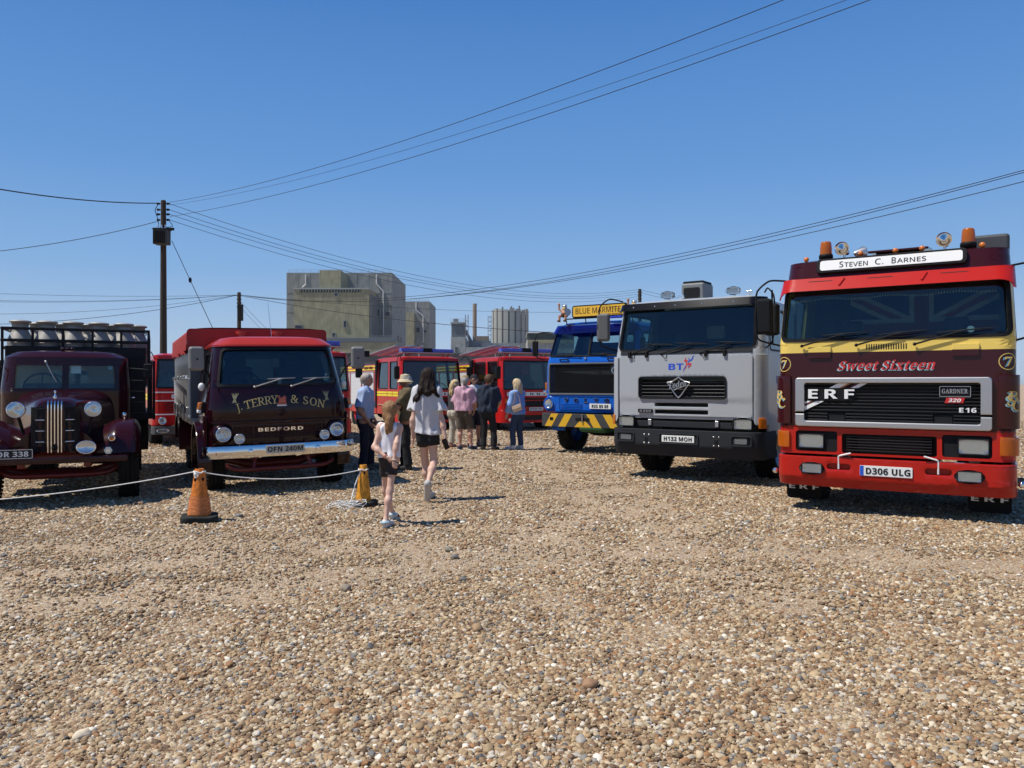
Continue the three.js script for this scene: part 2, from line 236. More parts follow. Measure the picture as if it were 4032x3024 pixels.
{
  const n = 1536, cells = 196, jx = [], jy = [], col = [], hgt = [], R = seeded(31);
  for (let i = 0; i < cells * cells; i++) { jx.push(R()); jy.push(R()); col.push(pick(R())); hgt.push(.6 + .4 * R()); }
  const buf = new Uint8Array(n * n);
  const sr = v => Math.round(255 * Math.pow(Math.min(1, Math.max(0, v)), 1 / 2.2));
  const tex = dataTex(n, (i, j) => {
    const u = i / n * cells, v = j / n * cells, cu = Math.floor(u), cv = Math.floor(v); let b = 9, b2 = 9, who = 0;
    for (let a = -1; a <= 1; a++) for (let c = -1; c <= 1; c++) { const x = (cu + a + cells) % cells, y = (cv + c + cells) % cells, k = y * cells + x, dx = cu + a + jx[k] - u, dy = (cv + c + jy[k] - v), d = dx * dx + dy * dy; if (d < b) { b2 = b; b = d; who = k; } else if (d < b2) b2 = d; }
    const e = Math.sqrt(b2) - Math.sqrt(b), s = Math.min(1, e * 4), q = col[who]; buf[j * n + i] = Math.round(255 * Math.min(1, Math.sqrt(Math.min(1, e * 2)) * hgt[who]));
    const sand = [.35, .27, .185]; return [0, 1, 2].map(k => sr(q[k] * s + sand[k] * (1 - s)));
  }, { srgb: true, rep: 1 / 2.6 });
  const bump = dataTex(n, (i, j) => { const q = buf[j * n + i]; return [q, q, q]; }, { rep: 1 / 2.6 });
  const N = 220, pos = [], uv = [], colr = [], idx = [], sp = t => Math.sinh(t * 6.2) / Math.sinh(6.2) * 2500;
  for (let j = 0; j <= N; j++) for (let i = 0; i <= N; i++) {
    const x = sp(i / N * 2 - 1), z = sp(j / N * 2 - 1) - 8, p = patch(x, z), D = Math.hypot(x, z); pos.push(x, groundY(x, z), z); uv.push(x, z);
    const k = 1 + (.16 * p + .10 * noise(x * 1.3, z * 1.9, 2)) * Math.min(1, 40 / D), w = D < 40 ? Math.max(0, Math.min(1, worn(x, z))) : 0; colr.push(k * (1 + .16 * w), k * (1 + .17 * w), k * (1 + .20 * w));
  }
  for (let j = 0; j < N; j++) for (let i = 0; i < N; i++) { const a = j * (N + 1) + i; idx.push(a, a + N + 1, a + 1, a + 1, a + N + 1, a + N + 2); }
  const g = new THREE.BufferGeometry(); g.setAttribute('position', new THREE.Float32BufferAttribute(pos, 3)); g.setAttribute('uv', new THREE.Float32BufferAttribute(uv, 2)); g.setAttribute('color', new THREE.Float32BufferAttribute(colr, 3)); g.setIndex(idx); g.computeVertexNormals();
  structure('ground', g, new THREE.MeshStandardMaterial({ map: tex, bumpMap: bump, bumpScale: .008, roughness: .9, vertexColors: true }));
  // loose pebbles lying on it, thinning out into the distance
  const R2 = seeded(99), stones = [];
  for (let v = 0; v < 4; v++) {
    const g0 = mergeVertices((() => { const q = new THREE.IcosahedronGeometry(1, 2); q.deleteAttribute('uv'); q.deleteAttribute('normal'); return q; })()), p = g0.attributes.position;
    for (let i = 0; i < p.count; i++) { const x = p.getX(i), y = p.getY(i), z = p.getZ(i), k = 1 + .42 * noise(x * 1.2 + v * 9, y * 1.2, z * 1.2) + .20 * noise(x * 2.4, y * 2.4 + v * 5, z * 2.4); p.setXYZ(i, x * k, y * k * (.50 + .09 * v), z * k * (.76 + .08 * v)); }
    g0.computeVertexNormals(); stones.push(g0);
  }
  const list = [[], [], [], []];
  const scatter = (D0, D1, dens, r0, spread) => {
    const wide = D => .70 * D + 1.6, n = Math.round(dens * (.70 * (D1 * D1 - D0 * D0) + 3.2 * (D1 - D0)));
    for (let i = 0; i < n; i++) {
      let D; do D = D0 + R2() * (D1 - D0); while (R2() * wide(D1) > wide(D)); const x = (R2() * 2 - 1) * wide(D), z = -D, p = patch(x, z);
      const m = worn(x, z); if (m > .16 && R2() < Math.min(.86, .25 + m * .8)) continue;
      const q = R2(), r = r0 * (1 + spread * (q * q * q * q * 2.6 + .5 * (R2() - .5))) * (1 + .5 * p);
      list[(R2() * 4) | 0].push([x, z, r]);
    }
  };
  scatter(2.1, 5, 9200, .0047, 1.1); scatter(5, 8, 5900, .0054, 1.05); scatter(8, 12, 3700, .0067, .95); scatter(12, 18, 1200, .0096, .8); scatter(18, 32, 170, .0155, .6); scatter(2.2, 12, 22, .0105, .9);
  const d = new THREE.Object3D(), c = new THREE.Color(), mat = new THREE.MeshStandardMaterial({ roughness: .72 });
  stones.forEach((g0, v) => {
    const L = list[v], im = new THREE.InstancedMesh(g0, mat, L.length); im.name = numbered('shingle'); im.castShadow = im.receiveShadow = true;
    im.userData = { kind: 'stuff', label: 'loose tan, cream and grey beach pebbles covering the ground', category: 'shingle' };
    L.forEach(([x, z, r], i) => {
      d.position.set(x, groundY(x, z) + r * .22, z); d.rotation.set((R2() - .5) * .9, R2() * 6.28, (R2() - .5) * .9); d.scale.set(r * (.85 + .5 * R2()), r * (.8 + .35 * R2()), r * (.8 + .3 * R2())); d.updateMatrix(); im.setMatrixAt(i, d.matrix);
      const q = pick(R2()), k = .62 + .46 * R2(); c.setRGB(q[0] * k, q[1] * k * 1.02, q[2] * k * 1.05); im.setColorAt(i, c);
    });
    scene.add(im);
  });
}
// ---------- far buildings ----------
const S = (x, y, D) => at(x * 1.8228, y * 1.8228, D); // 2212-pixel-wide view of the photograph
const streak = dataTex(256, (i, j) => { const u = i / 256, v = j / 256; const q = 232 + 26 * tileNoise(u, v * .15, 40, 3) + 22 * tileNoise(u, v, 9, 6); const c = Math.max(150, Math.min(255, q)); return [c, c, c * .97]; }, { rep: 1 / 24, srgb: true });
const clad = (r, g, b) => new THREE.MeshStandardMaterial({ color: lin(r, g, b), roughness: .85, map: streak });
const B = { grey: clad(.27, .285, .285), light: clad(.36, .385, .40), yellow: clad(.33, .315, .21), slate: clad(.12, .15, .19), dark: clad(.05, .07, .075), concrete: clad(.33, .335, .32), brick: clad(.30, .22, .16), tan: clad(.33, .315, .215), pane: matte(.03, .04, .045, .2), steel: matte(.2, .21, .22, .6), pale: matte(.6, .6, .58, .6), joint: matte(.22, .23, .23, .8) };
// box between two sight-line corners of its front at distance D, reaching back
function block(parent, name, x0, x1, yTop, D, back, mat, yBot = null) {
  const a = S(x0, yTop, D), b = S(x1, yTop, D), lo = yBot === null ? 0 : S(0, yBot, D).y, h = a.y - lo, w = b.x - a.x;
  const g = new THREE.BoxGeometry(w, h, back); const p = g.attributes.position, uv = g.attributes.uv, n = g.attributes.normal;
  for (let i = 0; i < p.count; i++) uv.setXY(i, Math.abs(n.getX(i)) > .5 ? p.getZ(i) : p.getX(i), p.getY(i));
  g.translate((a.x + b.x) / 2, lo + h / 2, -D - back / 2); return add(parent, name, g, mat);
}
const pane = (parent, x, y, w, h, D, mat = B.pane) => { const c = S(x, y, D), k = D / 1661; const f = add(parent, 'window', box(w * k, h * k, .3, c.x, c.y, c.z - .05, 0), mat); add(f, 'frame', ext(ring(c.x - w * k / 2 - .25, c.y - h * k / 2 - .25, c.x + w * k / 2 + .25, c.y + h * k / 2 + .25, 0, .25), .35, c.z - .1), B.steel); return f; };
const pipe = (parent, pts, D, r = .25) => add(parent, 'downpipe', join(...pts.slice(1).map((p, i) => rod(S(...pts[i], D), S(...p, D), r, r, 6))), B.pale);
const rail = (parent, x0, x1, y, D, h = 1.1, n = 14) => { const a = S(x0, y, D), b = S(x1, y, D), gs = [rod([a.x, a.y + h, a.z], [b.x, b.y + h, b.z], .05, .05, 4), rod([a.x, a.y + h / 2, a.z], [b.x, b.y + h / 2, b.z], .04, .04, 4)]; for (let i = 0; i <= n; i++) { const x = a.x + (b.x - a.x) * i / n; gs.push(rod([x, a.y, a.z], [x, a.y + h, a.z], .05, .05, 4)); } return add(parent, 'roof_railing', join(...gs), B.steel); };
{
  const o = thing('reactor_building', 'huge grey block with a yellow-green front, tallest building behind the lorries', 'building');
  block(o, 'wall', 619, 847, 589, 300, 38, B.grey); rail(o, 624, 843, 588.6, 301);
  const y = block(o, 'yellow_front_block', 635, 797, 623.5, 284, 15.9, B.yellow); add(y, 'cornice', box(28.3, .5, 16.6, S(716, 623, 284).x, S(0, 623.6, 284).y, -292, 0), B.light);
  const lv = S(713.5, 628, 283.9), band = add(o, 'louvre_band', box(22.6, 1.25, .3, lv.x, lv.y, lv.z, 0), B.pane);
  for (let i = 0; i < 22; i++) add(band, 'louvre', box(.16, 1.25, .3, lv.x - 11 + i * 1.047, lv.y, lv.z + .12, 0), B.tan);
  block(o, 'penthouse', 690, 736, 583.6, 287, 22, B.yellow, 623);
  const an = block(o, 'annexe', 560, 852, 733, 276, 7.9, B.tan); const pb = S(706, 735, 275.9); add(an, 'parapet', box(49.4, 1.6, .5, pb.x, pb.y, pb.z, 0), B.slate); rail(o, 700, 850, 732.5, 276.5);
  pipe(o, [[813.5, 592], [813.5, 613], [828, 630], [828, 726]], 299.7); pipe(o, [[660.5, 593], [660.5, 614], [653, 621]], 299.7);
  for (const w of [[814.5, 675.5, 8.5, 14], [837.5, 678, 9, 7.5], [814, 659, 6, 4], [844, 661, 3.5, 4]]) pane(o, ...w, 299.9);
  for (const w of [[726.5, 636, 6, 6.5], [745.5, 700, 5, 13], [645.5, 706, 15, 6], [721, 724, 6, 8]]) pane(o, ...w, 283.9);
  for (let i = 0; i < 5; i++) add(o, 'steel_column', box(.5, 34, .5, S(797, 0, 284).x + .5, 18, -285.5 - i * 3, 0), B.steel);
  for (let i = 1; i < 9; i++) { const x = S(619 + i * 25.3, 0, 299.9).x; add(o, 'panel_joint', box(.12, 44.6, .12, x, 22.4, -299.98, 0), B.joint); }
  for (let i = 1; i < 6; i++) add(o, 'panel_joint', box(41, .12, .12, S(733, 0, 300).x, i * 7.4, -299.97, 0), B.joint);
  for (let i = 0; i < 2; i++) add(o, 'side_window', box(.3, 2.2, 9, S(847, 0, 300).x + .1, 20 - i * 5.5, -319, 0), B.pane);
}
{
  const o = thing('turbine_building', 'second grey block standing behind the tallest building, to its right', 'building');
  block(o, 'wall', 872, 928, 651, 420, 33, B.grey); block(o, 'yellow_front_block', 878, 894, 675, 414, 5.9, B.yellow); rail(o, 880, 926, 650.5, 421);
  pipe(o, [[899, 653], [899, 670], [914, 683], [914, 740]], 419.6, .3);
  for (const w of [[903, 713, 7, 10], [919, 716, 6, 5], [924, 699, 3, 3]]) pane(o, ...w, 419.9);
}
{
  const o = thing('drum_tower', 'round grey tower ribbed with vertical concrete panels', 'tower');
  const c = S(1102, 0, 520), r = 12.1, h = 53; c.z -= 12;
  add(o, 'core', lathe([[.01, 51.5], [r - .7, 51.5], [r - .7, 0]], 40).translate(c.x, 0, c.z), B.slate);
  for (let i = 0; i < 18; i++) { const a = (i + .3) / 18 * Math.PI * 2, g = box(3.3, h - (i % 3) * .5, 1.1, 0, (h - (i % 3) * .5) / 2, r, 0).rotateY(a).translate(c.x, 0, c.z); add(o, 'panel', g, B.concrete); }
  for (const [a, k] of [[-.7, 1.7], [.1, 2.2], [.9, 2.6]]) add(o, 'roof_vent', box(1.1, k, 1.1, c.x + Math.sin(a) * 8, 51.5 + k / 2 + 1, c.z + 6, 0), B.steel);
  const lg = []; const L = S(1057.5, 0, 515).x; for (const dx of [-1, 1]) for (const dz of [-1, 1]) lg.push(rod([L + dx, 0, -515 + dz], [L + dx, 47, -515 + dz], .14, .14, 4)); for (let i = 0; i < 16; i++) lg.push(rod([L - 1, i * 3, -514], [L + 1, i * 3 + 1.5, -514], .1, .1, 4), box(2.2, .25, 2.2, L, i * 3 + 1.5, -515, 0)); add(o, 'stair_scaffold', join(...lg), B.steel);
  block(o, 'base_block', 1040, 1152, 741, 505, 12, B.grey);
}
{
  const o = thing('chimney', 'slim brown chimney stack left of the round ribbed tower', 'chimney'), c = S(1025.5, 656, 500);
  add(o, 'stack', lathe([[.01, c.y - .4], [1.1, c.y - .4], [1.1, c.y], [1.32, c.y], [1.3, c.y - 2], [1.42, 0]], 20).translate(c.x, 0, c.z), B.brick);
  add(o, 'breeching_duct', rod([c.x - 1, 27, c.z + 2], [c.x - 6, 36, c.z + 3], 1, 1, 8), B.slate);
}
{
  const o = thing('boiler_house', 'blue-grey and pale low building in front of the slim chimney', 'building');
  block(o, 'upper_wall', 975, 1004, 699, 494, 12, B.slate, 728); block(o, 'lower_wall', 974, 1006, 728, 493.5, 13, B.light); const cp = block(o, 'roof_slab', 973, 1005, 695.5, 493, 13, B.light, 698.8); add(cp, 'roof_plant', box(3.2, 2.2, 3, S(984, 0, 494).x, cp.geometry.boundingBox ? 41 : S(0, 692, 494).y, -497, 0), B.steel);
  rail(o, 973, 1004, 695, 493.5, 2, 10); pane(o, 986, 757, 5, 14, 493.4, matte(.07, .10, .09, .3));
  block(o, 'long_wing', 1006.2, 1095, 750, 490, 16, B.light); block(o, 'wing_upper', 1006.2, 1060, 736, 497, 8, B.slate, 750.3); block(o, 'plant_room', 1022, 1056, 726, 506, 6, B.brick, 742);
  pane(o, 1056, 757, 5, 7, 489.9); rail(o, 1040, 1090, 749.6, 490.5, 2, 12);
  const lg = [], x0 = S(1005, 0, 492).x, x1 = S(1011, 0, 492).x; for (const x of [x0, x1]) for (const z of [-492, -495]) lg.push(rod([x, 0, z], [x, 46, z], .16, .16, 4)); for (let i = 0; i < 15; i++) lg.push(rod([x0, i * 3, -492], [x1, i * 3 + 3, -492], .1, .1, 4), box(x1 - x0, .25, 3, (x0 + x1) / 2, i * 3, -493.5, 0)); add(o, 'lattice_tower', join(...lg), B.steel);
}
{
  const o = thing('dark_roofed_hall', 'flat hall with a dark upper wall, between the ribbed tower and the blue lorry', 'building');
  block(o, 'upper_wall', 1139, 1240, 719, 200, 20, B.dark, 734); block(o, 'tan_band', 1138.6, 1240.4, 734, 199.8, 20.3, B.tan, 741); block(o, 'lower_wall', 1139, 1240, 741, 200, 20, B.light);
  add(o, 'roof_edge', box(S(1240.5, 0, 199.7).x - S(1138.5, 0, 199.7).x, .18, 20.6, S(1189.5, 0, 199.7).x, S(0, 718.6, 199.7).y, -210, 0), B.pale);
  add(o, 'corner_pipe', rod([S(1139, 0, 199.5).x, 0, -199.5], [S(1139, 0, 199.5).x, 13, -199.5], .12), B.pale);
}
{
  const o = thing('low_grey_shed', 'long low dark grey shed just behind the fire engines', 'building'); block(o, 'wall', 690, 1290, 764, 130, 12, clad(.13, .135, .14));
  const a = S(690, 764, 130), b = S(1290, 764, 130); for (let i = 0; i < 10; i++) add(o, 'roof_panel', box((b.x - a.x) / 10 - .06, .12, 12.4, a.x + (b.x - a.x) * (i + .5) / 10, a.y + .07, -136, 0), B.slate);
}
// ---------- poles and wires ----------
const timber = matte(.085, .068, .05, .85, { map: dataTex(128, (i, j) => { const q = 200 + 70 * tileNoise(i / 128, j / 128 * .08, 40, 2); return [q, q * .97, q * .92]; }, { rep: 1, srgb: true }), bumpMap: texFine, bumpScale: .004 });
const wireMat = matte(.02, .02, .022, .6);
const timberPole = (h, r0, r1, c) => { const g = lathe([[.001, h], [r1 * .8, h - .01], [r1, h - .05], [r0, 0]], 14).translate(c.x, 0, c.z); const uv = g.attributes.uv, p = g.attributes.position; for (let i = 0; i < p.count; i++) uv.setXY(i, uv.getX(i) * 2, p.getY(i) * .4); return g; };
const poleA = S(353, 432, 30), poleB = S(516.5, 631, 52), poleC = S(1382, 624, 58);
{
  const o = thing('power_pole', 'tall timber pole with a dark transformer box near its top', 'pole', 'power poles');
  add(o, 'pole', timberPole(poleA.y, .15, .098, poleA), timber);
  const y = h => S(0, h, 30).y, x = poleA.x, z = poleA.z;
  const bx = S(357, 516, 30), tr = add(o, 'transformer_box', box(.52, .56, .42, bx.x, bx.y, z + .3, .02), matte(.05, .05, .045, .6)); add(tr, 'lid', box(.56, .04, .46, bx.x, bx.y + .3, z + .3, .01), M.black);
  for (let i = 0; i < 6; i++) add(tr, 'cooling_fin', box(.012, .46, .06, bx.x - .2 + i * .08, bx.y - .02, z + .54, 0), M.black);
  for (let i = 0; i < 3; i++) add(tr, 'bushing', lathe([[.001, .16], [.02, .16], [.03, .1], [.02, .08], [.04, .05], [.025, 0]], 10).translate(bx.x - .14 + i * .14, bx.y + .32, z + .3), M.brushed);
  add(o, 'crossarm', box(.78, .1, .1, bx.x, bx.y + .36, z + .12, .01), M.black);
  for (const h of [440, 453, 463, 475]) for (const s of [-1, 1]) { const ins = add(o, 'insulator', cyl(.05, .035, .1, x + s * .19, y(h), z, 'x', 10), M.black); add(ins, 'bracket', rod([x, y(h), z], [x + s * .2, y(h), z], .015), M.black); }
  add(o, 'jumper_cable', tube([[x - .2, y(440), z], [x - .3, y(455), z + .05], [x - .2, y(475), z], [x - .1, y(492), z + .2]], .014), wireMat); add(o, 'jumper_cable', tube([[x + .2, y(475), z], [x + .36, y(488), z], [x + .2, y(492), z + .1], [bx.x, bx.y + .46, z + .3]], .012), wireMat);
}
for (const [p, l] of [[poleB, 'short plain timber pole behind the lorry with the red tarpaulin'], [poleC, 'distant timber pole behind the grey lorry']]) { const o = thing('power_pole', l, 'pole', 'power poles'); add(o, 'pole', timberPole(p.y, .16, .12, p), timber); for (const k of [.25, .5, .75, 1]) add(o, 'insulator', cyl(.05, .04, .3, p.x, p.y - k, p.z, 'x', 8), M.black); if (p === poleB) add(o, 'junction_box', box(.3, 1.1, .25, p.x + .15, p.y - 1.4, p.z + .15), M.black); }
function wire(label, a, b, sag, r = .009, n = 26) {
  const pts = []; for (let i = 0; i <= n; i++) { const t = i / n, p = a.clone().lerp(b, t); p.y -= sag * 4 * t * (1 - t); pts.push(p); }
  return tag(add(scene, 'overhead_wire', new THREE.TubeGeometry(new THREE.CatmullRomCurve3(pts), n * 2, r, 5), wireMat), label, 'wire', 'overhead wires');
}
const on = (x0, y0, D0, x1, y1, D1, sag, label, r) => wire(label, S(x0, y0, D0), S(x1, y1, D1), sag, r);
on(-220, 365, 21, 343, 439, 30, .25, 'thick bundled cable running left from the transformer pole', .020);
on(-300, 560, 26, 341, 478, 30, .35, 'lower wire running left from the transformer pole', .012);
for (const [y0, x1, y1, w] of [[437, 2500, -330, 'uppermost'], [443, 2600, -290, 'thin middle'], [468, 2750, -330, 'lowest']]) on(366, y0, 30, x1, y1, 8.5, .55, `${w} of three wires rising overhead from the transformer pole`, y0 === 443 ? .0045 : .007);
for (const [y0, y1, s, w] of [[440, 625, 1.5, 'highest'], [453, 630, 1.5, 'second highest'], [463, 635, 1.45, 'second lowest'], [475, 640, 1.5, 'lowest']]) on(366, y0, 30, 1382, y1, 58, s, `${w} of four wires descending from transformer pole to distant pole`, .009);
for (const [y1, s, w] of [[336, 1.5, 'highest'], [340, 1.6, 'middle'], [362, 1.5, 'lowest']]) on(517, 637, 52, 2330, y1, 18, s, `${w} of three wires climbing from the short pole to the right edge`, .010);
for (const [y1, s, r, w] of [[622, .25, .01, 'highest'], [640, .35, .01, 'second highest'], [644, .35, .01, 'middle'], [672, .6, .01, 'second lowest'], [700, .7, .016, 'thick lowest']]) on(515, 637, 52, -250, y1, 44, s, `${w} of five wires running left from the short pole`, r);
on(517, 638, 52, 1300, 724, 38, .4, 'cable sloping down right from the short pole across the tall building', .017); on(517, 637, 52, 1420, 672, 58, .5, 'thin wire from the short pole passing the chimney', .010);
on(1382, 626, 58, 1800, 690, 40, .2, 'upper wire sloping right from the distant pole', .010); on(1382, 632, 58, 1800, 705, 40, .2, 'lower wire sloping right from the distant pole', .010);
for (const [a, b, w] of [[[520, 652], [640, 770], 'upper'], [[520, 664], [632, 775], 'lower']]) on(...a, 52, ...b, 47, .1, `${w} of two wires dropping from the short pole behind the red tarpaulin`, .010);
{ const o = thing('guy_wire', 'slanting stay wire with a small insulator, right of the transformer pole', 'wire'); const a = S(371, 520, 30), b = S(556, 915, 30); b.y = 0; add(o, 'stay', rod(a, b, .012, .012, 6), wireMat); const c = a.clone().lerp(b, .215); add(o, 'stay_insulator', ball(.075, c.x, c.y, c.z, .8, 1.4, .8), M.black); }

scene.fog = new THREE.FogExp2(new THREE.Color(.78, .86, .95), .00013); // thin sea haze
// ---------- lorries ----------
function fender(parent, name, x0, x1, z, y, R, t, a0, a1, mat) {
  const s = new THREE.Shape(); s.absarc(0, 0, R + t, a0, a1, false); s.absarc(0, 0, R, a1, a0, true); s.closePath();
  return add(parent, name, ext(s, x1 - x0, 0, .008, 20).rotateY(-Math.PI / 2).translate(x1, y, z), mat); // shape x -> +z
}
function beacon(parent, x, y, z, mat, k = 1) {
  const g = new THREE.Group(); g.name = 'beacon'; parent.add(g);
  add(g, 'base', lathe([[.001, .07], [.078, .07], [.085, .05], [.08, 0], [.001, 0]], 24).scale(k, k, k).translate(x, y, z), M.black);
  add(g, 'dome', lathe([[.072, .068], [.07, .15], [.062, .215], [.05, .23], [.001, .235]], 24).scale(k, k, k).translate(x, y, z), mat);
  add(g, 'rotator', join(cyl(.018, .018, .12, 0, .13, 0), ball(.035, 0, .14, .0)).scale(k, k, k).translate(x, y, z), M.chrome);
}
function markerLamp(parent, x, y, z, r = .032) { const g = new THREE.Group(); g.name = 'marker_lamp'; parent.add(g); add(g, 'lens', ball(r, x, y, z, 1, 1, .8), M.amberSolid); add(g, 'foot', cyl(.012, .012, .05, x, y - r - .015, z - .01), M.black); }
function airHorn(parent, x, y, z) { add(parent, 'air_horn', join(latheZ([[.02, -.3], [.022, -.1], [.03, -.03], [.055, .02], [.082, .05], [.084, .055], [.05, .02], [.02, -.04], [.001, -.06]], x, y, z, 24), cyl(.012, .016, .12, x, y - .09, z - .12), ball(.035, x, y, z - .3)), M.chrome); }
function visorMap(f, top, k, base = 0) { return (s, h, d) => { const p = f(s, h, base + d); p.z += (top - h) * k; p.x *= 1.012; return p; }; }
function addLorry(name, label, x, z, yaw, roll = 0) { const o = thing(name, label, 'lorry', 'lorries on show', [x, 0, z], yaw * Math.PI / 180); o.rotation.order = 'YXZ'; o.rotation.z = roll; return o; }

{ // nearest lorry, right
  const o = addLorry('cab_over_lorry', 'maroon and red lorry with yellow band and white name board, nearest on the right', 4.37, -8.94, -32.9);
  const maroon = paint(.038, .005, .007, .28), red = paint(.40, .013, .008, .3), yellow = paint(.74, .54, .12, .38);
  const f = skin({ W: 2.5, r: .15, lean: h => h < 2.05 ? 0 : -(h - 2.05) * .17, half: h => 1 - Math.max(0, h - 2.05) * .045 }), Sd = f.side(-1.95), P = (u, h, d) => f(f.s(u), h, d);
  add(o, 'front_panel', wrap(holed(rr(-Sd, 1.02, Sd, 1.93, 0), rr(-1.03, 1.05, 1.03, 1.615, .05, THREE.Path)), f, -.03, 0), maroon);
  const sw = f.s(1.2), up = holed(rr(-Sd, 1.93, Sd, 2.76, 0), rr(-sw, 2.085, sw, 2.715, .09, THREE.Path)); for (const s of [-1, 1]) { const a = f.side(-.3), b = f.side(-1.25); up.holes.push(rr(s > 0 ? a : -b, 2.03, s > 0 ? b : -a, 2.68, .07, THREE.Path)); }
  const band = add(o, 'upper_cab', wrap(up, f, -.04, 0), yellow, 'yellow band and window pillars');
  add(o, 'windscreen', wrap(rr(-sw - .01, 2.075, sw + .01, 2.715, .09), f, -.026, -.02, .15), M.tint);
  add(o, 'windscreen_seal', wrap(ring(-sw - .03, 2.065, sw + .03, 2.73, .11, .055, .04), f, -.012, .01, .12), M.seal);
  for (const s of [-1, 1]) { const a = f.side(-.3), b = f.side(-1.25), x0 = s > 0 ? a : -b, x1 = s > 0 ? b : -a; add(o, 'side_window', wrap(rr(x0, 2.03, x1, 2.68, .07), f, -.026, -.02, .3), M.tint); add(o, 'window_seal', wrap(ring(x0, 2.03, x1, 2.68, .07, .025), f, -.012, .006, .15), M.seal); }
  add(o, 'back_wall', box(2.42, 2.0, .04, 0, 2.0, -1.93), maroon); add(o, 'cab_floor', box(2.4, .05, 1.85, 0, 1.06, -1.0), M.trim);
  // roof, visor, name board
  const fr = skin({ W: 2.42, r: .22, lean: h => -.13 - (h - 2.76) * .3, half: h => 1 - (h - 2.76) * .06 }), Sr = fr.side(-1.8);
  add(o, 'roof', join(wrap(rr(-Sr, 2.74, Sr, 3.075, 0), fr, -.03, .0), lid(fr, 3.074, .05, -1.8, 3)), maroon);
  const sv = f.s(1.2) + .12, vm = visorMap(f, 2.855, .5, .005);
  const vs = new THREE.Shape(); vs.moveTo(-sv, 2.855); vs.lineTo(sv, 2.855); vs.lineTo(sv + .01, 2.6); vs.lineTo(sv - .06, 2.6); vs.quadraticCurveTo(sv - .1, 2.68, sv - .22, 2.69); vs.lineTo(-sv + .22, 2.69); vs.quadraticCurveTo(-sv + .1, 2.68, -sv + .06, 2.6); vs.lineTo(-sv - .01, 2.6); vs.closePath();
  const vis = add(o, 'sun_visor', join(wrap(vs, vm, 0, .014, .07), wrap(rr(-sv, 2.842, sv, 2.855, 0), f, -.12, .02, .1)), red);
  for (const x of [-.55, .35]) add(vis, 'rib', join(rod(vm(x, 2.74, .02), vm(x + .05, 2.83, .02), .012)), red);
  for (const x of [-.78, -.1, .68]) add(vis, 'drain_slot_shade', wrap(rr(x - .14, 2.806, x + .14, 2.814, .004), vm, .0145, .017, 0), M.black);  // no slot is cut: black strips on the visor paint its shade
  const sb = new THREE.Group(); sb.name = 'name_board'; o.add(sb); const tilt = g => g.rotateX(-.2).translate(0, 3.0, -.165);
  add(sb, 'frame', tilt(slab(-.82, -.09, .79, .09, -.06, .075, .05, .008)), M.black); add(sb, 'panel', tilt(slab(-.775, -.062, .745, .062, .0155, .006, .03, .001)), M.letterWhite);
  const nm = (t, x, hh, w) => add(sb, 'lettering', tilt(letters(t, { h: hh, w, d: .003, font: 'sans_regular' }).translate(x, hh / 2 - .036, .022)), M.black);
  nm('S', -.53, .072, .045); nm('TEVEN', -.365, .056, .26); nm('C', -.125, .072, .062); nm('.', -.072, .012, .012); nm('B', .045, .072, .045); nm('ARNES', .23, .056, .30);
  // front dress
  const gr = new THREE.Group(); gr.name = 'grille'; o.add(gr);
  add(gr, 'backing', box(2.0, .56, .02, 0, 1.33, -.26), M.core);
  for (let i = 0; i < 9; i++) add(gr, 'slat', box(1.88, .014, .045, 0, 1.235 + i * .039, -.02, .004), M.slat);
  for (let i = 0; i < 3; i++) for (const [a, b] of [[-.92, -.66], [-.46, .46], [.66, .92]]) add(gr, 'slat', box(b - a, .014, .045, (a + b) / 2, 1.12 + i * .036, -.02, .004), M.slat);
  for (const x of [-.56, .56]) add(gr, 'step_recess', box(.19, .11, .05, x, 1.15, -.045), M.plastic);
  const ub = new THREE.Shape(); ub.moveTo(-1.03, 1.212); ub.lineTo(-1.03, 1.585); ub.quadraticCurveTo(-1.03, 1.628, -.985, 1.628); ub.lineTo(.985, 1.628); ub.quadraticCurveTo(1.03, 1.628, 1.03, 1.585); ub.lineTo(1.03, 1.212); ub.lineTo(.92, 1.212); ub.lineTo(.92, 1.53); ub.quadraticCurveTo(.92, 1.56, .89, 1.56); ub.lineTo(-.89, 1.56); ub.quadraticCurveTo(-.92, 1.56, -.92, 1.53); ub.lineTo(-.92, 1.212); ub.closePath();
  const lb = new THREE.Shape(); lb.moveTo(-1.03, 1.19); lb.lineTo(-.92, 1.19); lb.lineTo(-.92, 1.135); lb.quadraticCurveTo(-.92, 1.105, -.89, 1.105); lb.lineTo(.89, 1.105); lb.quadraticCurveTo(.92, 1.105, .92, 1.135); lb.lineTo(.92, 1.19); lb.lineTo(1.03, 1.19); lb.lineTo(1.03, 1.08); lb.quadraticCurveTo(1.03, 1.035, .985, 1.035); lb.lineTo(-.985, 1.035); lb.quadraticCurveTo(-1.03, 1.035, -1.03, 1.08); lb.closePath();
  add(gr, 'upper_surround', ext(ub, .07, -.02, .012), M.brushed); add(gr, 'lower_surround', ext(lb, .07, -.02, .012), M.brushed);
  add(gr, 'badge_plate', slab(-.95, 1.35, -.38, 1.495, .0, .016, .01, .003), M.black); add(gr, 'lettering', letters('ERF', { h: .112, w: .52, d: .02, gap: .4 }).translate(-.616, 1.43, .016), M.letterWhite);
  const flash = [matte(.42, .16, .06, .5), matte(.10, .015, .03, .5)];
  const par = (x, y, w, L, k) => poly([[x, y], [x + w, y], [x + w + L, y + L * k], [x + L, y + L * k]]);
  [[-.64, 1.502, .11, M.letterWhite], [-.53, 1.502, .035, flash[0]], [-.43, 1.502, .035, flash[1]], [-.395, 1.502, .075, M.letterWhite]].forEach(([x, y, w, m]) => add(gr, 'flash', ext(par(x, y, w, .1, .56), .012, .002), m));
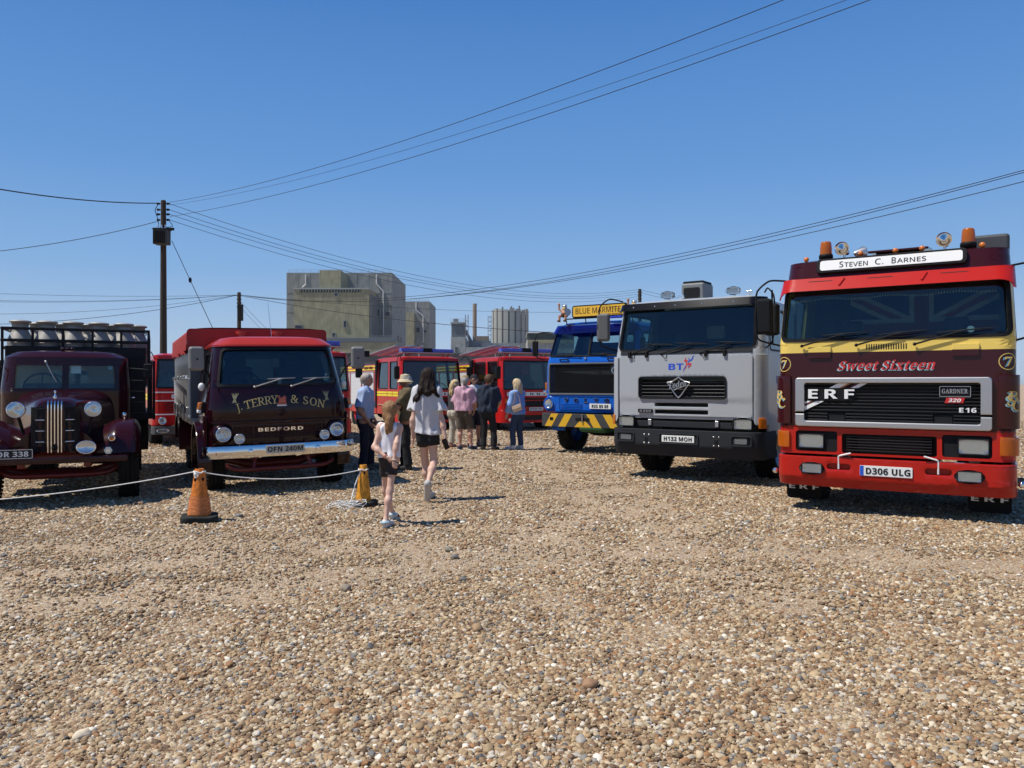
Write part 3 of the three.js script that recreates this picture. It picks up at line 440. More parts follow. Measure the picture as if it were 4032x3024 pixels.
  [[-.94, 1.30, .05, M.letterWhite], [-.885, 1.30, .03, flash[0]]].forEach(([x, y, w, m]) => add(gr, 'flash', ext(par(x, y + .015, w, .05, .6), .012, .002), m));
  add(gr, 'flash', ext(poly([[-.945, 1.215], [-.70, 1.343], [-.79, 1.343], [-.945, 1.262]]), .012, .002), M.letterWhite); add(gr, 'flash', ext(poly([[-.945, 1.27], [-.80, 1.343], [-.845, 1.343], [-.945, 1.292]]), .012, .002), flash[1]);
  const bd = add(gr, 'maker_badge', slab(.525, 1.405, .83, 1.525, .0, .012, .01, .002), M.plastic); add(bd, 'lettering', letters('GARDNER', { h: .05, w: .25, d: .006, font: 'serif_bold' }).translate(.675, 1.47, .0125), M.brushed); add(bd, 'border', ext(ring(.525, 1.405, .83, 1.525, .01, .006), .004, .0125), M.brushed);
  const b3 = add(gr, 'power_badge', ext(poly([[.575, 1.335], [.755, 1.335], [.775, 1.40], [.595, 1.40]]), .012, 0, .002), matte(.5, .02, .02, .4)); add(b3, 'lettering', letters('320', { h: .04, w: .12, d: .005, shear: .25 }).translate(.675, 1.3675, .0125), M.letterWhite);
  add(gr, 'model_lettering', letters('E16', { h: .052, w: .165, d: .012, gap: .25 }).translate(.80, 1.26, .004), M.letterWhite);
  for (const s of [-1, 1]) { const a = f.s(1.085), b = f.side(-.3); add(o, 'corner_panel', wrap(rr(s > 0 ? a : -b, 1.06, s > 0 ? b : -a, 1.65, .02), f, .001, .035, .06, .006), maroon);
    const c7 = s * f.s(1.175); add(o, 'painted_number', join(bend(ext(holed(new THREE.Shape().absarc(0, 0, .092, 0, 6.283), new THREE.Path().absarc(0, 0, .083, 0, 6.283)), .002, .002, 0, 24).translate(c7, 1.795, 0), f, 0), bend(letters('7', { h: .1, w: .075, d: .003, font: 'serif_bold' }).translate(c7 + .006, 1.795, .004), f, 0)), M.gold); add(o, 'number_shadow', bend(letters('7', { h: .1, w: .075, d: .002, font: 'serif_bold' }).translate(c7 - .012, 1.787, .0015), f, 0), matte(.12, .32, .48, .5));
    const cb = s * f.s(1.2); const mono = (dx, dy, z) => [['B', 0, .05, .11], ['S', -.02, .01, .12], ['C', .03, -.045, .12]].map(([ch, x, y, h]) => bend(letters(ch, { h, d: .002, font: 'serif_regular' }).translate(cb + x + dx, 1.365 + y + dy, z), f, 0));
    add(o, 'monogram', join(...mono(0, 0, .0395)), M.gold); add(o, 'monogram_shadow', join(...mono(-.014, -.014, .0365)), matte(.25, .45, .5, .5)); }
  add(o, 'name_lettering', bend(letters('Sweet Sixteen', { h: .115, w: 1.02, d: .003, font: 'serif_bold', shear: .35 }).translate(-.015, 1.775, .005), f, 0), matte(.5, .03, .03, .45)); add(o, 'lettering_shadow', bend(letters('Sweet Sixteen', { h: .115, w: 1.02, d: .0025, font: 'serif_bold', shear: .35 }).translate(-.028, 1.762, .0015), f, 0), matte(.35, .55, .6, .5));
  for (let i = 0; i < 17; i++) add(o, 'vent_slot_shade', wrap(rr(-.232 + i * .026, 1.953, -.22 + i * .026, 2.02, .005), f, -.002, .002, 0), M.black);  // raised black strips; the dark inside the vents is put in as colour
  for (const x of [-.75, .78]) { const st = add(o, 'step_plate', slab(x - .13, 1.86, x + .13, 1.955, .001, .02, .01, .005), maroon); add(st, 'upper_half', slab(x - .13, 1.932, x + .13, 2.0, .001, .022, .008, .004), yellow); }
  // lower red panel, lamps
  const low = holed(rr(-Sd + 1.5, .70, Sd - 1.5, 1.035, 0), rr(-.50, .725, .50, .955, .03, THREE.Path), rr(-1.03, .73, -.55, .98, .035, THREE.Path), rr(.55, .73, 1.03, .98, .035, THREE.Path));
  add(o, 'lamp_panel', wrap(low, f, -.04, 0), red);
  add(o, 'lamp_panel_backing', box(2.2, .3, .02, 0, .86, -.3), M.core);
  for (const s of [-1, 1]) { boxLamp(o, 'headlight', s > 0 ? .70 : -1.005, .765, s > 0 ? 1.005 : -.70, .945, -.045, M.black, .055); add(o, 'headlight_surround', ext(holed(rr(s > 0 ? .552 : -1.028, .732, s > 0 ? 1.028 : -.552, .978, .033), rr(s > 0 ? .70 : -1.005, .765, s > 0 ? 1.005 : -.70, .945, .02, THREE.Path)), .03, -.05, .004), M.plastic);
    const a = f.s(1.1), b = f.side(-.2); add(o, 'indicator', wrap(rr(s > 0 ? a : -b, .77, s > 0 ? b : -a, .97, .01), f, .001, .03, .05, .006), M.amber); add(o, 'indicator_backing', wrap(rr(s > 0 ? a : -b, .77, s > 0 ? b : -a, .97, .01), f, .0005, .003, .05), M.amberSolid); }
  const lg = new THREE.Group(); lg.name = 'lower_grille'; o.add(lg); for (let i = 0; i < 6; i++) add(lg, 'slat', box(.9, .012, .05, 0, .76 + i * .033, -.035, .003), M.slat);
  const fb = skin({ W: 2.52, r: .2, bow: .03, lean: h => .1 - Math.max(0, .43 - h) * .55 }), Sb = fb.side(-.55);
  const bm = new THREE.Group(); bm.name = 'bumper'; o.add(bm);
  add(bm, 'beam', wrap(holed(rr(-Sb, .31, Sb, .675, .012), rr(-.65, .53, -.39, .60, .03, THREE.Path), rr(.39, .53, .65, .60, .03, THREE.Path)), fb, -.05, 0, .07, .008), red);
  add(bm, 'top_shelf', wrap(rr(-1.1, .64, 1.1, .66, 0), fb, -.3, -.045, .12), red);
  for (const s of [-1, 1]) { add(bm, 'recess_back', box(.3, .12, .02, s * .52, .565, .02), red); add(bm, 'tow_pin', join(tube([[s * .52, .54, .085], [s * .52, .685, .09], [s * .50, .70, .1], [s * .38, .735, .12]], .011, 12)), M.white); boxLamp(bm, 'fog_lamp', s > 0 ? .70 : -.94, .470, s > 0 ? .94 : -.70, .596, .094, M.black, .03); add(bm, 'end_ball', ball(.035, s * 1.3, .46, -.1), M.chrome); }
  numberPlate(o, 'D306 ULG', -.01, .54, .1005, .55, .118, M.plateWhite, M.plateBlack, f, { band: true, tx: .022, tw: .84 });
  for (const s of [-1, 1]) { const fl = add(o, 'mudflap', slab(s * 1.0 - .21, .10, s * 1.0 + .21, .5, -.32, .015, .05, .004), M.rubber); add(fl, 'lettering', letters('ERF', { h: .062, w: .36, d: .004, gap: .4 }).translate(s * 1.0, .255, -.3045), M.letterWhite); }
  // glass-side details and inside
  wiper(o, -.95, 2.015, 0, .50, .27, .5, f, .035, M.black, .05); wiper(o, -.335, 2.01, 0, .50, .27, .5, f, .035, M.black, .08); wiper(o, .28, 2.005, 0, .51, .28, .55, f, .035, M.black, .07);
  for (const s of [-1, 1]) boxMirror(o, s * 1.45, 2.41, -.1, .21, .46, .1, M.plastic, [[[s * 1.2, 2.86, -.25], [s * 1.38, 2.86, -.12], [s * 1.52, 2.72, -.06], [s * 1.53, 2.4, -.03]], [[s * 1.53, 2.4, -.03], [s * 1.5, 2.12, -.05], [s * 1.24, 2.03, -.25]], [[s * 1.36, 2.75, -.17], [s * 1.355, 2.4, -.16], [s * 1.35, 2.06, -.17]]], s * -.25);
  const fr2 = new THREE.Group(); fr2.name = 'windscreen_fringe'; o.add(fr2); const ts = []; for (let i = 0; i < 74; i++) { const u = -1.09 + i * .0298, p = P(u, 2.61 + .012 * Math.cos(u * 9), -.07); ts.push(new THREE.ConeGeometry(.010, .034, 5).translate(p.x, p.y - .012, p.z)); }
  add(fr2, 'braid', wrap((() => { const s = new THREE.Shape(); s.moveTo(-1.1, 2.70); for (let i = 0; i <= 60; i++) { const u = -1.1 + i * 2.2 / 60; s.lineTo(u, 2.61 + .012 * Math.cos(u * 9)); } s.lineTo(1.1, 2.70); s.closePath(); return s; })(), f, -.074, -.066, 0), matte(.09, .03, .03, .9)); const tm = add(fr2, 'tassels', join(...ts), matte(.80, .66, .34, .8)); tm.userData.kind = 'stuff';
  add(o, 'dashboard', box(2.3, .2, .42, 0, 1.98, -.36, .05), M.trim); steeringWheel(o, -.62, 2.06, -.62, .24, -.9); seatAt(o, -.62, 1.55, -1.15); seatAt(o, .62, 1.55, -1.15);
  { const c = document.createElement('canvas'); c.width = 480; c.height = 240; const k = c.getContext('2d'); k.fillStyle = '#0a2466'; k.fillRect(0, 0, 480, 240); const ln = (col, w, a) => { k.strokeStyle = col; k.lineWidth = w; k.beginPath(); for (const [x, y, X, Y] of a) { k.moveTo(x, y); k.lineTo(X, Y); } k.stroke(); }; const dg = [[0, 0, 480, 240], [480, 0, 0, 240]], cr = [[240, 0, 240, 240], [0, 120, 480, 120]]; ln('#e8e8e8', 48, dg); ln('#b01020', 18, dg); ln('#e8e8e8', 80, cr); ln('#b01020', 48, cr); const t = new THREE.CanvasTexture(c); t.colorSpace = THREE.SRGBColorSpace; const g = new THREE.PlaneGeometry(1.75, .95, 40, 1), p = g.attributes.position; for (let i = 0; i < p.count; i++) p.setZ(i, .02 * Math.sin(p.getX(i) * 14)); g.computeVertexNormals(); add(o, 'flag', g.translate(.2, 2.28, -1.72), matte(1, 1, 1, .9, { map: t, side: THREE.DoubleSide })); }
  add(o, 'tax_disc', wrap(new THREE.Shape().absarc(.83, 2.16, .038, 0, 6.283), f, -.032, -.03, 0), matte(.5, .55, .6, .6));
  // roof dress
  for (const s of [-1, 1]) { beacon(o, s * .77 + .02, 3.105, -.38, M.amber); airHorn(o, s * .55, 3.22, -.34); }
  for (const x of [-.96, -.33, .05, .33, .93]) markerLamp(o, x, 3.115 + (Math.abs(x) < .5 ? .02 : 0), -.26);
  const ht = add(o, 'roof_hatch', box(.66, .03, .6, 0, 0, 0).rotateX(.1).translate(.05, 3.2, -.75), maroon); add(ht, 'hatch_frame', box(.5, .12, .4, .05, 3.12, -.75), M.black);
  add(o, 'air_unit', box(.38, .26, .55, 1.0, 3.15, -.85, .04), matte(.05, .055, .06, .55)); add(o, 'search_lamp', latheZ([[.001, -.12], [.03, -.1], [.085, 0], [.088, .01]], 0, 0, 0).rotateY(2.4).translate(-.35, 3.17, -.5), M.brushed);
  axleAndFrame(o, { z1: -1.15, z2: -4.3, R: .52, mat: M.black, track: 1.05, w: .3, rimMat: M.alloy, front: -.2 });
  for (const s of [-1, 1]) { fender(o, 'wheel_arch', s * 1.08 - .16, s * 1.08 + .16, -1.15, .52, .6, .03, -.15, Math.PI + .15, maroon); add(o, 'cab_step', box(.2, .5, .35, s * 1.12, .72, -.42, .03), maroon); add(o, 'fuel_tank', cyl(.3, .3, 1.1, s * .95, .72, -2.6, 'z', 24), M.brushed); }
  add(o, 'fifth_wheel', box(.9, .12, .9, 0, 1.02, -4.2, .05), M.black); add(o, 'engine_block', box(.8, .6, 1.4, 0, .85, -1.0, .08), M.black);
}
{ // grey lorry, middle of the right row
  const o = addLorry('cab_over_lorry', 'silver-grey lorry with black sun visor and dark plastic bumper, second in the right row', 2.70, -12.17, -35);
  const grey = paint(.355, .375, .395, .4, { clearcoat: .6, clearcoatRoughness: .12 }), dark = matte(.022, .024, .028, .75, { bumpMap: texFine, bumpScale: .0005, specularIntensity: .4 });
  const f = skin({ W: 2.5, r: .17, bow: .03, lean: h => h < 2.02 ? 0 : -(h - 2.02) * .2, half: h => 1 - Math.max(0, h - 2.02) * .055 }), Sd = f.side(-1.75), P = (u, h, d) => f(f.s(u), h, d);
  const sw = f.s(1.14), up = holed(rr(-Sd, 1.0, Sd, 2.86, 0), rr(-sw, 2.10, sw, 2.80, .1, THREE.Path), rr(-.74, 1.325, .705, 1.66, .05, THREE.Path), rr(-.47, 1.19, .42, 1.25, .012, THREE.Path), rr(-.47, 1.072, .42, 1.136, .012, THREE.Path)); for (const s of [-1, 1]) { const a = f.side(-.36), b = f.side(-1.3); up.holes.push(rr(s > 0 ? a : -b, 2.06, s > 0 ? b : -a, 2.74, .08, THREE.Path)); }
  add(o, 'cab_shell', wrap(up, f, -.035, 0), grey);
  const fs = (s, h, d) => f(s, h, d - (h < 1.33 ? .012 * Math.min(1, (1.33 - h) * 14) : 0));
  const pn = holed(rr(-1.105, 1.04, 1.105, 2.012, .04), rr(-.745, 1.32, .71, 1.665, .052, THREE.Path), rr(-.472, 1.188, .422, 1.252, .012, THREE.Path), rr(-.472, 1.07, .422, 1.138, .012, THREE.Path)); add(o, 'bonnet_panel', wrap(pn, fs, .016, .03, .06, .005), grey);
  for (const s of [-1, 1]) { const a = f.s(1.125), b = f.side(-.22); add(o, 'corner_panel', wrap(rr(s > 0 ? a : -b, .93, s > 0 ? b : -a, 2.0, .03), f, .002, .04, .06, .008), grey); add(o, 'door_line', wrap(rr(s > 0 ? f.side(-.3) : -f.side(-.31), .9, s > 0 ? f.side(-.31) : -f.side(-.3), 2.8, .002), f, 0, .002, .2), M.black); const x0 = s > 0 ? f.side(-.36) : -f.side(-1.3), x1 = s > 0 ? f.side(-1.3) : -f.side(-.36); add(o, 'side_window', wrap(rr(x0, 2.06, x1, 2.74, .08), f, -.025, -.02, .3), M.tint); add(o, 'window_seal', wrap(ring(x0, 2.06, x1, 2.74, .08, .03), f, -.012, .006, .15), M.seal); add(o, 'door_lower', wrap(rr(s > 0 ? f.side(-.3) : -Sd, .75, s > 0 ? Sd : -f.side(-.3), .999, .01), f, -.03, 0), grey); const hd = f.side(-1.1); add(o, 'door_handle', wrap(rr(s > 0 ? hd - .1 : -hd - .1, 1.30, s > 0 ? hd + .1 : -hd + .1, 1.42, .02), f, .001, .02, .1), dark); add(o, 'side_lettering', bend(letters('BT', { h: .12, w: .28, d: .002 }).translate(s * f.side(-.85), 1.62, .002), f, 0), matte(.02, .08, .55, .5)); }
  add(o, 'windscreen', wrap(rr(-sw - .01, 2.09, sw + .01, 2.81, .1), f, -.026, -.02, .15), M.tint); add(o, 'windscreen_seal', wrap(ring(-sw - .02, 2.085, sw + .02, 2.815, .11, .045, .03), f, -.012, .012, .1), M.seal); add(o, 'scuttle_panel', wrap(rr(-1.1, 2.03, 1.1, 2.095, .015), f, .001, .012, .1, .003), dark);
  add(o, 'roof', lid(f, 2.859, .09, -1.75, 3.2), grey); add(o, 'back_wall', box(2.4, 1.9, .04, 0, 1.95, -1.73), dark); add(o, 'cab_floor', box(2.3, .05, 1.7, 0, 1.02, -.9), M.trim);
  const sv = f.s(1.22) + .1, vm = visorMap(f, 2.885, .3, .012), vis = add(o, 'sun_visor', wrap(rr(-sv, 2.765, sv, 2.885, .02), vm, 0, .012, .07), matte(.006, .006, .008, .12)); for (const x of [-.95, -.55, -.18, .28, .8]) add(vis, 'rivet', ball(.013, ...vm(x, 2.82, .014).toArray(), 1, 1, .6, 8), M.chrome);
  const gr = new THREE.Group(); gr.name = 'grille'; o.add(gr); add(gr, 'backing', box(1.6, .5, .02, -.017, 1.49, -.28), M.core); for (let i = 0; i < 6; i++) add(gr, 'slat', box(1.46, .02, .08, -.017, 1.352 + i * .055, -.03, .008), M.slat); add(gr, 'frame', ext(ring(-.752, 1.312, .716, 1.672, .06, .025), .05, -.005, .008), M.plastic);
  { const k = [[0, 1.662], [.03, 1.632], [.10, 1.592], [.19, 1.572], [.13, 1.495], [.05, 1.38], [0, 1.332], [-.05, 1.38], [-.13, 1.495], [-.19, 1.572], [-.10, 1.592], [-.03, 1.632]].map(([x, y]) => [x - .045, y, .06]); add(gr, 'emblem', join(...k.map((p, i) => rod(p, k[(i + 1) % 12], .011, .011, 6))), M.brushed); add(gr, 'emblem_lettering', join(letters('Foden', { h: .1, w: .3, d: .02, font: 'serif_bold', shear: .3 }).rotateZ(.18).translate(-.05, 1.545, .055), rod([-.12, 1.455, .06], [.09, 1.53, .06], .009)), M.brushed); }
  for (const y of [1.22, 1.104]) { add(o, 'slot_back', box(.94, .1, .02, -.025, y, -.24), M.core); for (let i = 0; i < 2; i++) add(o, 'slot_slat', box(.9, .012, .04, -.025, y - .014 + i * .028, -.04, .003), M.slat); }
  add(o, 'model_badge', slab(-.76, 1.085, -.50, 1.145, .02, .01, .008, .002), M.plastic); add(o, 'model_lettering', letters('4350', { h: .038, w: .2, d: .006, gap: .2 }).translate(-.63, 1.115, .0305), M.brushed);
  add(o, 'logo_lettering', bend(letters('BT', { h: .1, w: .25, d: .002 }).translate(-.10, 1.825, .0305), f, 0), matte(.015, .07, .52, .5));
  { const R = matte(.55, .03, .04, .5), Bl = matte(.03, .08, .5, .5), st = (pts, w, m, z) => add(o, 'logo_figure', bend(stroke(pts.map(([x, y]) => [.02 + (x - 660) / 1382 * .72, 2.0 - (y - 280) / 1659 * .86 * .93]), w, z, .002, true), f, 0), m);
    st([[755, 355], [735, 420], [715, 465], [790, 450], [815, 430]], .02, R, .0305); st([[790, 445], [765, 510], [790, 575], [850, 555], [905, 560], [880, 630], [830, 700]], .026, R, .0306); st([[775, 600], [745, 680], [700, 745]], .012, R, .0307); st([[745, 590], [720, 680], [680, 750], [675, 815]], .014, Bl, .0308); st([[845, 360], [850, 410], [870, 450], [930, 420], [965, 370], [960, 335], [1015, 285]], .022, Bl, .0309); st([[870, 440], [830, 490], [812, 520]], .018, Bl, .031); st([[860, 590], [830, 640], [820, 670]], .008, Bl, .0311); }
  // lower front
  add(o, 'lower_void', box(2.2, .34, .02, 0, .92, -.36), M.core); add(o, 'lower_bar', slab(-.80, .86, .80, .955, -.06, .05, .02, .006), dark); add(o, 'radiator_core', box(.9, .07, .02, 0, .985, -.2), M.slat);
  for (const s of [-1, 1]) { boxLamp(o, 'headlight', s > 0 ? .825 : -1.115, .857, s > 0 ? 1.115 : -.825, 1.022, -.01, M.plastic, .06); add(o, 'towing_pin', box(.06, .1, .04, s * .56, .93, .0), M.brushed); const a = f.s(1.17), b = f.side(-.1); add(o, 'indicator', wrap(rr(s > 0 ? a : -b, .88, s > 0 ? b : -a, 1.04, .01), f, .041, .06, .05, .005), M.amberSolid); }
  const fb = skin({ W: 2.52, r: .2, bow: .05, lean: h => .1 - Math.max(0, .58 - h) * .45 }), Sb = fb.side(-.75), bm = new THREE.Group(); bm.name = 'bumper'; o.add(bm);
  add(bm, 'beam', wrap(rr(-Sb, .40, Sb, .825, .03), fb, -.06, 0, .06, .012), dark); add(bm, 'top_shelf', wrap(rr(-1.1, .79, 1.1, .81, 0), fb, -.24, -.055, .12), dark);
  for (const s of [-1, 1]) { add(bm, 'lamp_recess', wrap(ring(s > 0 ? .80 : -1.12, .605, s > 0 ? 1.12 : -.80, .765, .025, .02), fb, .001, .02, .06, .004), dark); boxLamp(bm, 'fog_lamp', s > 0 ? .845 : -1.06, .632, s > 0 ? 1.06 : -.845, .737, .055, M.plastic, .03); for (const [x, y] of [[.54, .735], [.62, .735], [.54, .60], [.62, .60]]) add(bm, 'bolt', ball(.014, s * x, y, .09, 1, 1, .5, 8), M.brushed); add(bm, 'jack_hole_shade', box(.06, .075, .02, s * .58, .665, .085), M.black); }  // jack holes are solid black boxes, their inner shade given by colour
  add(bm, 'plate_recess', wrap(ring(-.36, .60, .30, .77, .025, .02), fb, .001, .02, .06, .004), dark); numberPlate(o, 'H132 MOH', -.035, .685, .104, .54, .105, M.plateWhite, M.plateBlack, f);
  for (const x of [-.92, -.35, .3]) { wiper(o, x, 2.035, 0, .52, .30, .5, f, .035, M.black, -.04); add(o, 'washer_hose', tube([P(x + .02, 2.03, .03), P(x + .05, 1.97, .045), P(x + .08, 1.96, .045), P(x + .1, 2.03, .03)], .005, 12, 5), M.black); } for (const x of [-.75, .55]) add(o, 'grab_handle', join(rod(P(x - .16, 2.06, .03), P(x + .14, 2.06, .03), .014), box(.05, .1, .05, x + .14, 2.03, .03), box(.05, .1, .05, x - .16, 2.03, .03)), M.black);
  for (const s of [-1, 1]) boxMirror(o, s * 1.40, 2.50, .02, .22, .47, .12, s > 0 ? M.plastic : matte(.11, .11, .11, .6), [[[s * 1.2, 2.95, -.3], [s * 1.32, 2.98, -.05], [s * 1.44, 2.85, .06], [s * 1.47, 2.5, .09]], [[s * 1.47, 2.5, .09], [s * 1.42, 2.2, .05], [s * 1.24, 2.1, -.25]]], s * -.3);
  add(o, 'dashboard', box(2.2, .18, .4, 0, 2.02, -.36, .05), M.trim); steeringWheel(o, -.6, 2.12, -.62, .24, -.9); seatAt(o, -.6, 1.6, -1.1); seatAt(o, .6, 1.6, -1.1); add(o, 'head_cover', box(.32, .24, .12, .0, 2.45, -1.5, .05), matte(.55, .5, .42, .9));
  for (const [x, k] of [[-.43, 1], [.68, 1]]) { const bl = boxLamp(o, 'roof_lamp', x - .1, 2.965, x + .1, 3.075, -.42, M.chrome, .06); add(bl, 'shell', box(.19, .1, .08, x, 3.02, -.46, .02), M.chrome); add(bl, 'stalk', rod([x, 2.97, -.46], [x, 2.9, -.46], .015), M.chrome); }
  for (const x of [-.2, .92]) add(o, 'small_lamp', join(box(.1, .06, .06, x, 2.985, -.44, .015), rod([x, 2.96, -.45], [x, 2.92, -.45], .012)), M.chrome);
  const ac = add(o, 'air_unit', box(.40, .30, .45, -.13, 3.09, -.95, .04), matte(.16, .17, .17, .6)); add(ac, 'grille_screen', slab(-.28, 2.99, -.0, 3.16, -.723, .008, .02, .002), M.plastic); add(ac, 'cap', box(.36, .05, .4, -.13, 3.25, -.95, .02), M.plastic);
  axleAndFrame(o, { z1: -1.3, z2: -4.4, R: .5, mat: M.black, track: 1.02, w: .3, rimMat: M.alloy, front: -.2 }); for (const s of [-1, 1]) { fender(o, 'wheel_arch', s * 1.06 - .16, s * 1.06 + .16, -1.3, .5, .6, .03, -.1, Math.PI + .1, dark); add(o, 'fuel_tank', cyl(.3, .3, 1.1, s * .95, .75, -2.9, 'z', 24), M.brushed); }
  add(o, 'load_box', box(2.45, 2.0, 4.3, 0, 1.95, -4.15, .04), paint(.34, .355, .39, .5)); add(o, 'engine_block', box(.8, .6, 1.4, 0, .85, -1.0, .08), M.black);
}
{ // blue lorry, far end of the right row
  const o = addLorry('cab_over_lorry', 'bright blue lorry with orange name sign on its roof and striped bumper', 1.66, -16.86, -35);
  const blue = paint(.008, .10, .46, .3), navy = paint(.006, .012, .16, .25), dark = matte(.05, .052, .055, .55), yel = matte(.62, .36, .02, .5);
  const f = skin({ W: 2.36, r: .22, bow: .05, lean: h => h < 2.05 ? 0 : -(h - 2.05) * .3, half: h => 1 - Math.max(0, h - 1.9) * .14 }), Sd = f.side(-1.6), P = (u, h, d) => f(f.s(u), h, d);
  const sw = f.s(1.1), up = holed(rr(-Sd, .93, Sd, 2.84, 0), rr(-sw, 2.17, sw, 2.78, .1, THREE.Path), rr(-1.0, 1.34, 1.0, 1.99, .02, THREE.Path)); for (const s of [-1, 1]) { const a = f.side(-.35), b = f.side(-1.2); up.holes.push(rr(s > 0 ? a : -b, 2.1, s > 0 ? b : -a, 2.72, .07, THREE.Path)); }
  add(o, 'cab_shell', wrap(up, f, -.035, 0), blue); add(o, 'windscreen', wrap(rr(-sw - .01, 2.16, sw + .01, 2.79, .1), f, -.026, -.02, .15), M.tint); add(o, 'windscreen_seal', wrap(ring(-sw - .015, 2.155, sw + .015, 2.795, .11, .035), f, -.012, .01, .1), M.seal); add(o, 'windscreen_divider', wrap(rr(-.02, 2.16, .02, 2.79, 0), f, -.015, .012, .2), M.seal);
  for (const s of [-1, 1]) { const x0 = s > 0 ? f.side(-.35) : -f.side(-1.2), x1 = s > 0 ? f.side(-1.2) : -f.side(-.35); add(o, 'side_window', wrap(rr(x0, 2.1, x1, 2.72, .07), f, -.025, -.02, .3), M.glass); add(o, 'window_seal', wrap(ring(x0, 2.1, x1, 2.72, .07, .025), f, -.012, .006, .15), M.seal); }
  add(o, 'roof', lid(f, 2.839, .15, -1.6, 2.4), blue); add(o, 'back_wall', box(2.2, .95, .04, 0, 1.55, -1.58), blue); add(o, 'back_pillars', ext(holed(rr(-1.08, 2.02, 1.08, 2.86, .03), rr(-.75, 2.1, .75, 2.7, .05, THREE.Path)), .04, -1.6), blue);
  const sv = f.s(1.16), vm = visorMap(f, 2.87, .45, .02); add(o, 'sun_visor', wrap(rr(-sv, 2.68, sv, 2.86, .04), vm, 0, .006, .08), new THREE.MeshPhysicalMaterial({ color: lin(.05, .08, .66), roughness: .04, transmission: .95, thickness: 0, ior: 1.5 })); add(o, 'visor_trim', wrap(rr(-sv, 2.86, sv, 2.885, .01), vm, -.01, .014, .1), M.chrome);
  const gr = new THREE.Group(); gr.name = 'grille'; o.add(gr); add(gr, 'backing', box(2.0, .66, .02, 0, 1.665, -.26), M.core); for (let i = 0; i < 20; i++) add(gr, 'slat', bend(box(1.96, .012, .05, 0, 1.36 + i * .032, -.03, 0), f, .15), M.slat); add(gr, 'frame', wrap(ring(-1.03, 1.31, 1.03, 2.02, .02, .035), f, -.02, .025, .1, .006), matte(.12, .125, .13, .5));
  const bd = add(gr, 'maker_badge', slab(.56, 1.74, .76, 1.95, .0, .015, .01, .002), M.plastic); add(bd, 'ring', latheZ([[.05, 0], [.062, .008], [.074, 0]], .66, 1.845, .0155, 24), M.chrome);
  add(o, 'recess_panel', wrap(ring(-.74, .97, .74, 1.285, .02, .012), f, .001, .014, .1, .003), blue); add(o, 'lettering', bend(letters('VOLVO', { h: .1, w: 1.14, d: .012, font: 'serif_bold', gap: 1.3 }).translate(-.04, 1.19, .004), f, 0), M.chrome); add(o, 'letter_black_face', bend(letters('VOLVO', { h: .075, w: 1.11, d: .003, font: 'serif_bold', gap: 1.3 }).translate(-.04, 1.19, .0165), f, 0), M.black);  // smaller black letters form the face of the chrome ones
  for (let i = 0; i < 4; i++) add(o, 'louvre', wrap(rr(-.70, 1.0 + i * .032, -.14, 1.018 + i * .032, .006), f, .001, .016, .15, .004), blue);
  numberPlate(o, 'RIG 89 88', .32, 1.065, .018, .52, .112, M.plateWhite, M.plateBlack, f, { tw: .78 });
  for (const s of [-1, 1]) { add(o, 'headlight_ring', latheZ([[.125, 0], [.15, .02], [.17, 0]], s * 1.0, 1.10, -.03), blue); roundLamp(o, 'headlight', s * 1.0, 1.10, .02, .1); const a = f.side(-.12), b = f.side(-.22); add(o, 'indicator', wrap(rr(s > 0 ? a : -b, 1.42, s > 0 ? b : -a, 1.58, .02), f, .001, .05, .05, .01), M.amberSolid); add(o, 'side_lamp', wrap(rr(s > 0 ? a - .06 : -b - .04, 1.33, s > 0 ? b + .04 : -a + .06, 1.415, .03), f, .001, .09, .05, .01), M.chrome); add(o, 'grab_handle', join(rod(P(s * .62 - .12, 2.1, .04), P(s * .62 + .12, 2.1, .04), .013), rod(P(s * .62 - .12, 2.1, .04), P(s * .62 - .1, 2.06, 0), .012), rod(P(s * .62 + .12, 2.1, .04), P(s * .62 + .1, 2.06, 0), .012)), M.black); }
  wiper(o, -.2, 2.16, 0, .4, Math.PI - .1, .55, f, .035, M.black, .02); wiper(o, .75, 2.16, 0, .45, Math.PI - .12, .55, f, .035, M.black, .02); add(o, 'washer_jet', ball(.03, ...P(-.06, 2.12, .02).toArray()), M.chrome);
  const fb = skin({ W: 2.46, r: .22, bow: .05, lean: () => .14 }), Sb = fb.side(-.6), bm = new THREE.Group(); bm.name = 'bumper'; o.add(bm); add(bm, 'beam', wrap(rr(-Sb, .60, Sb, .895, .03), fb, -.06, 0, .07, .01), dark);
  for (const x of [-1.05, -.68, .22, .62]) { const w = .19, k = x < 0 ? .18 : -.18; add(bm, 'stripe', wrap(poly([[x, .605], [x + w, .605], [x + w + k, .89], [x + k, .89]]), fb, .001, .003, .08), yel); } add(bm, 'stripe', wrap(poly([[-.26, .605], [.16, .605], [.02, .74], [-.12, .74]]), fb, .001, .003, .08), yel);
  for (const [x, w] of [[-.86, .1], [-.05, .36], [.76, .1]]) add(bm, 'step_slot_shade', wrap(rr(x - w / 2, .735, x + w / 2, .81, .03), fb, .0035, .006, .08), M.black); add(bm, 'tow_pin', rod([-.05, .7, .16], [-.05, .9, .16], .015), M.brushed);  // step openings are flat black patches that paint the shade within
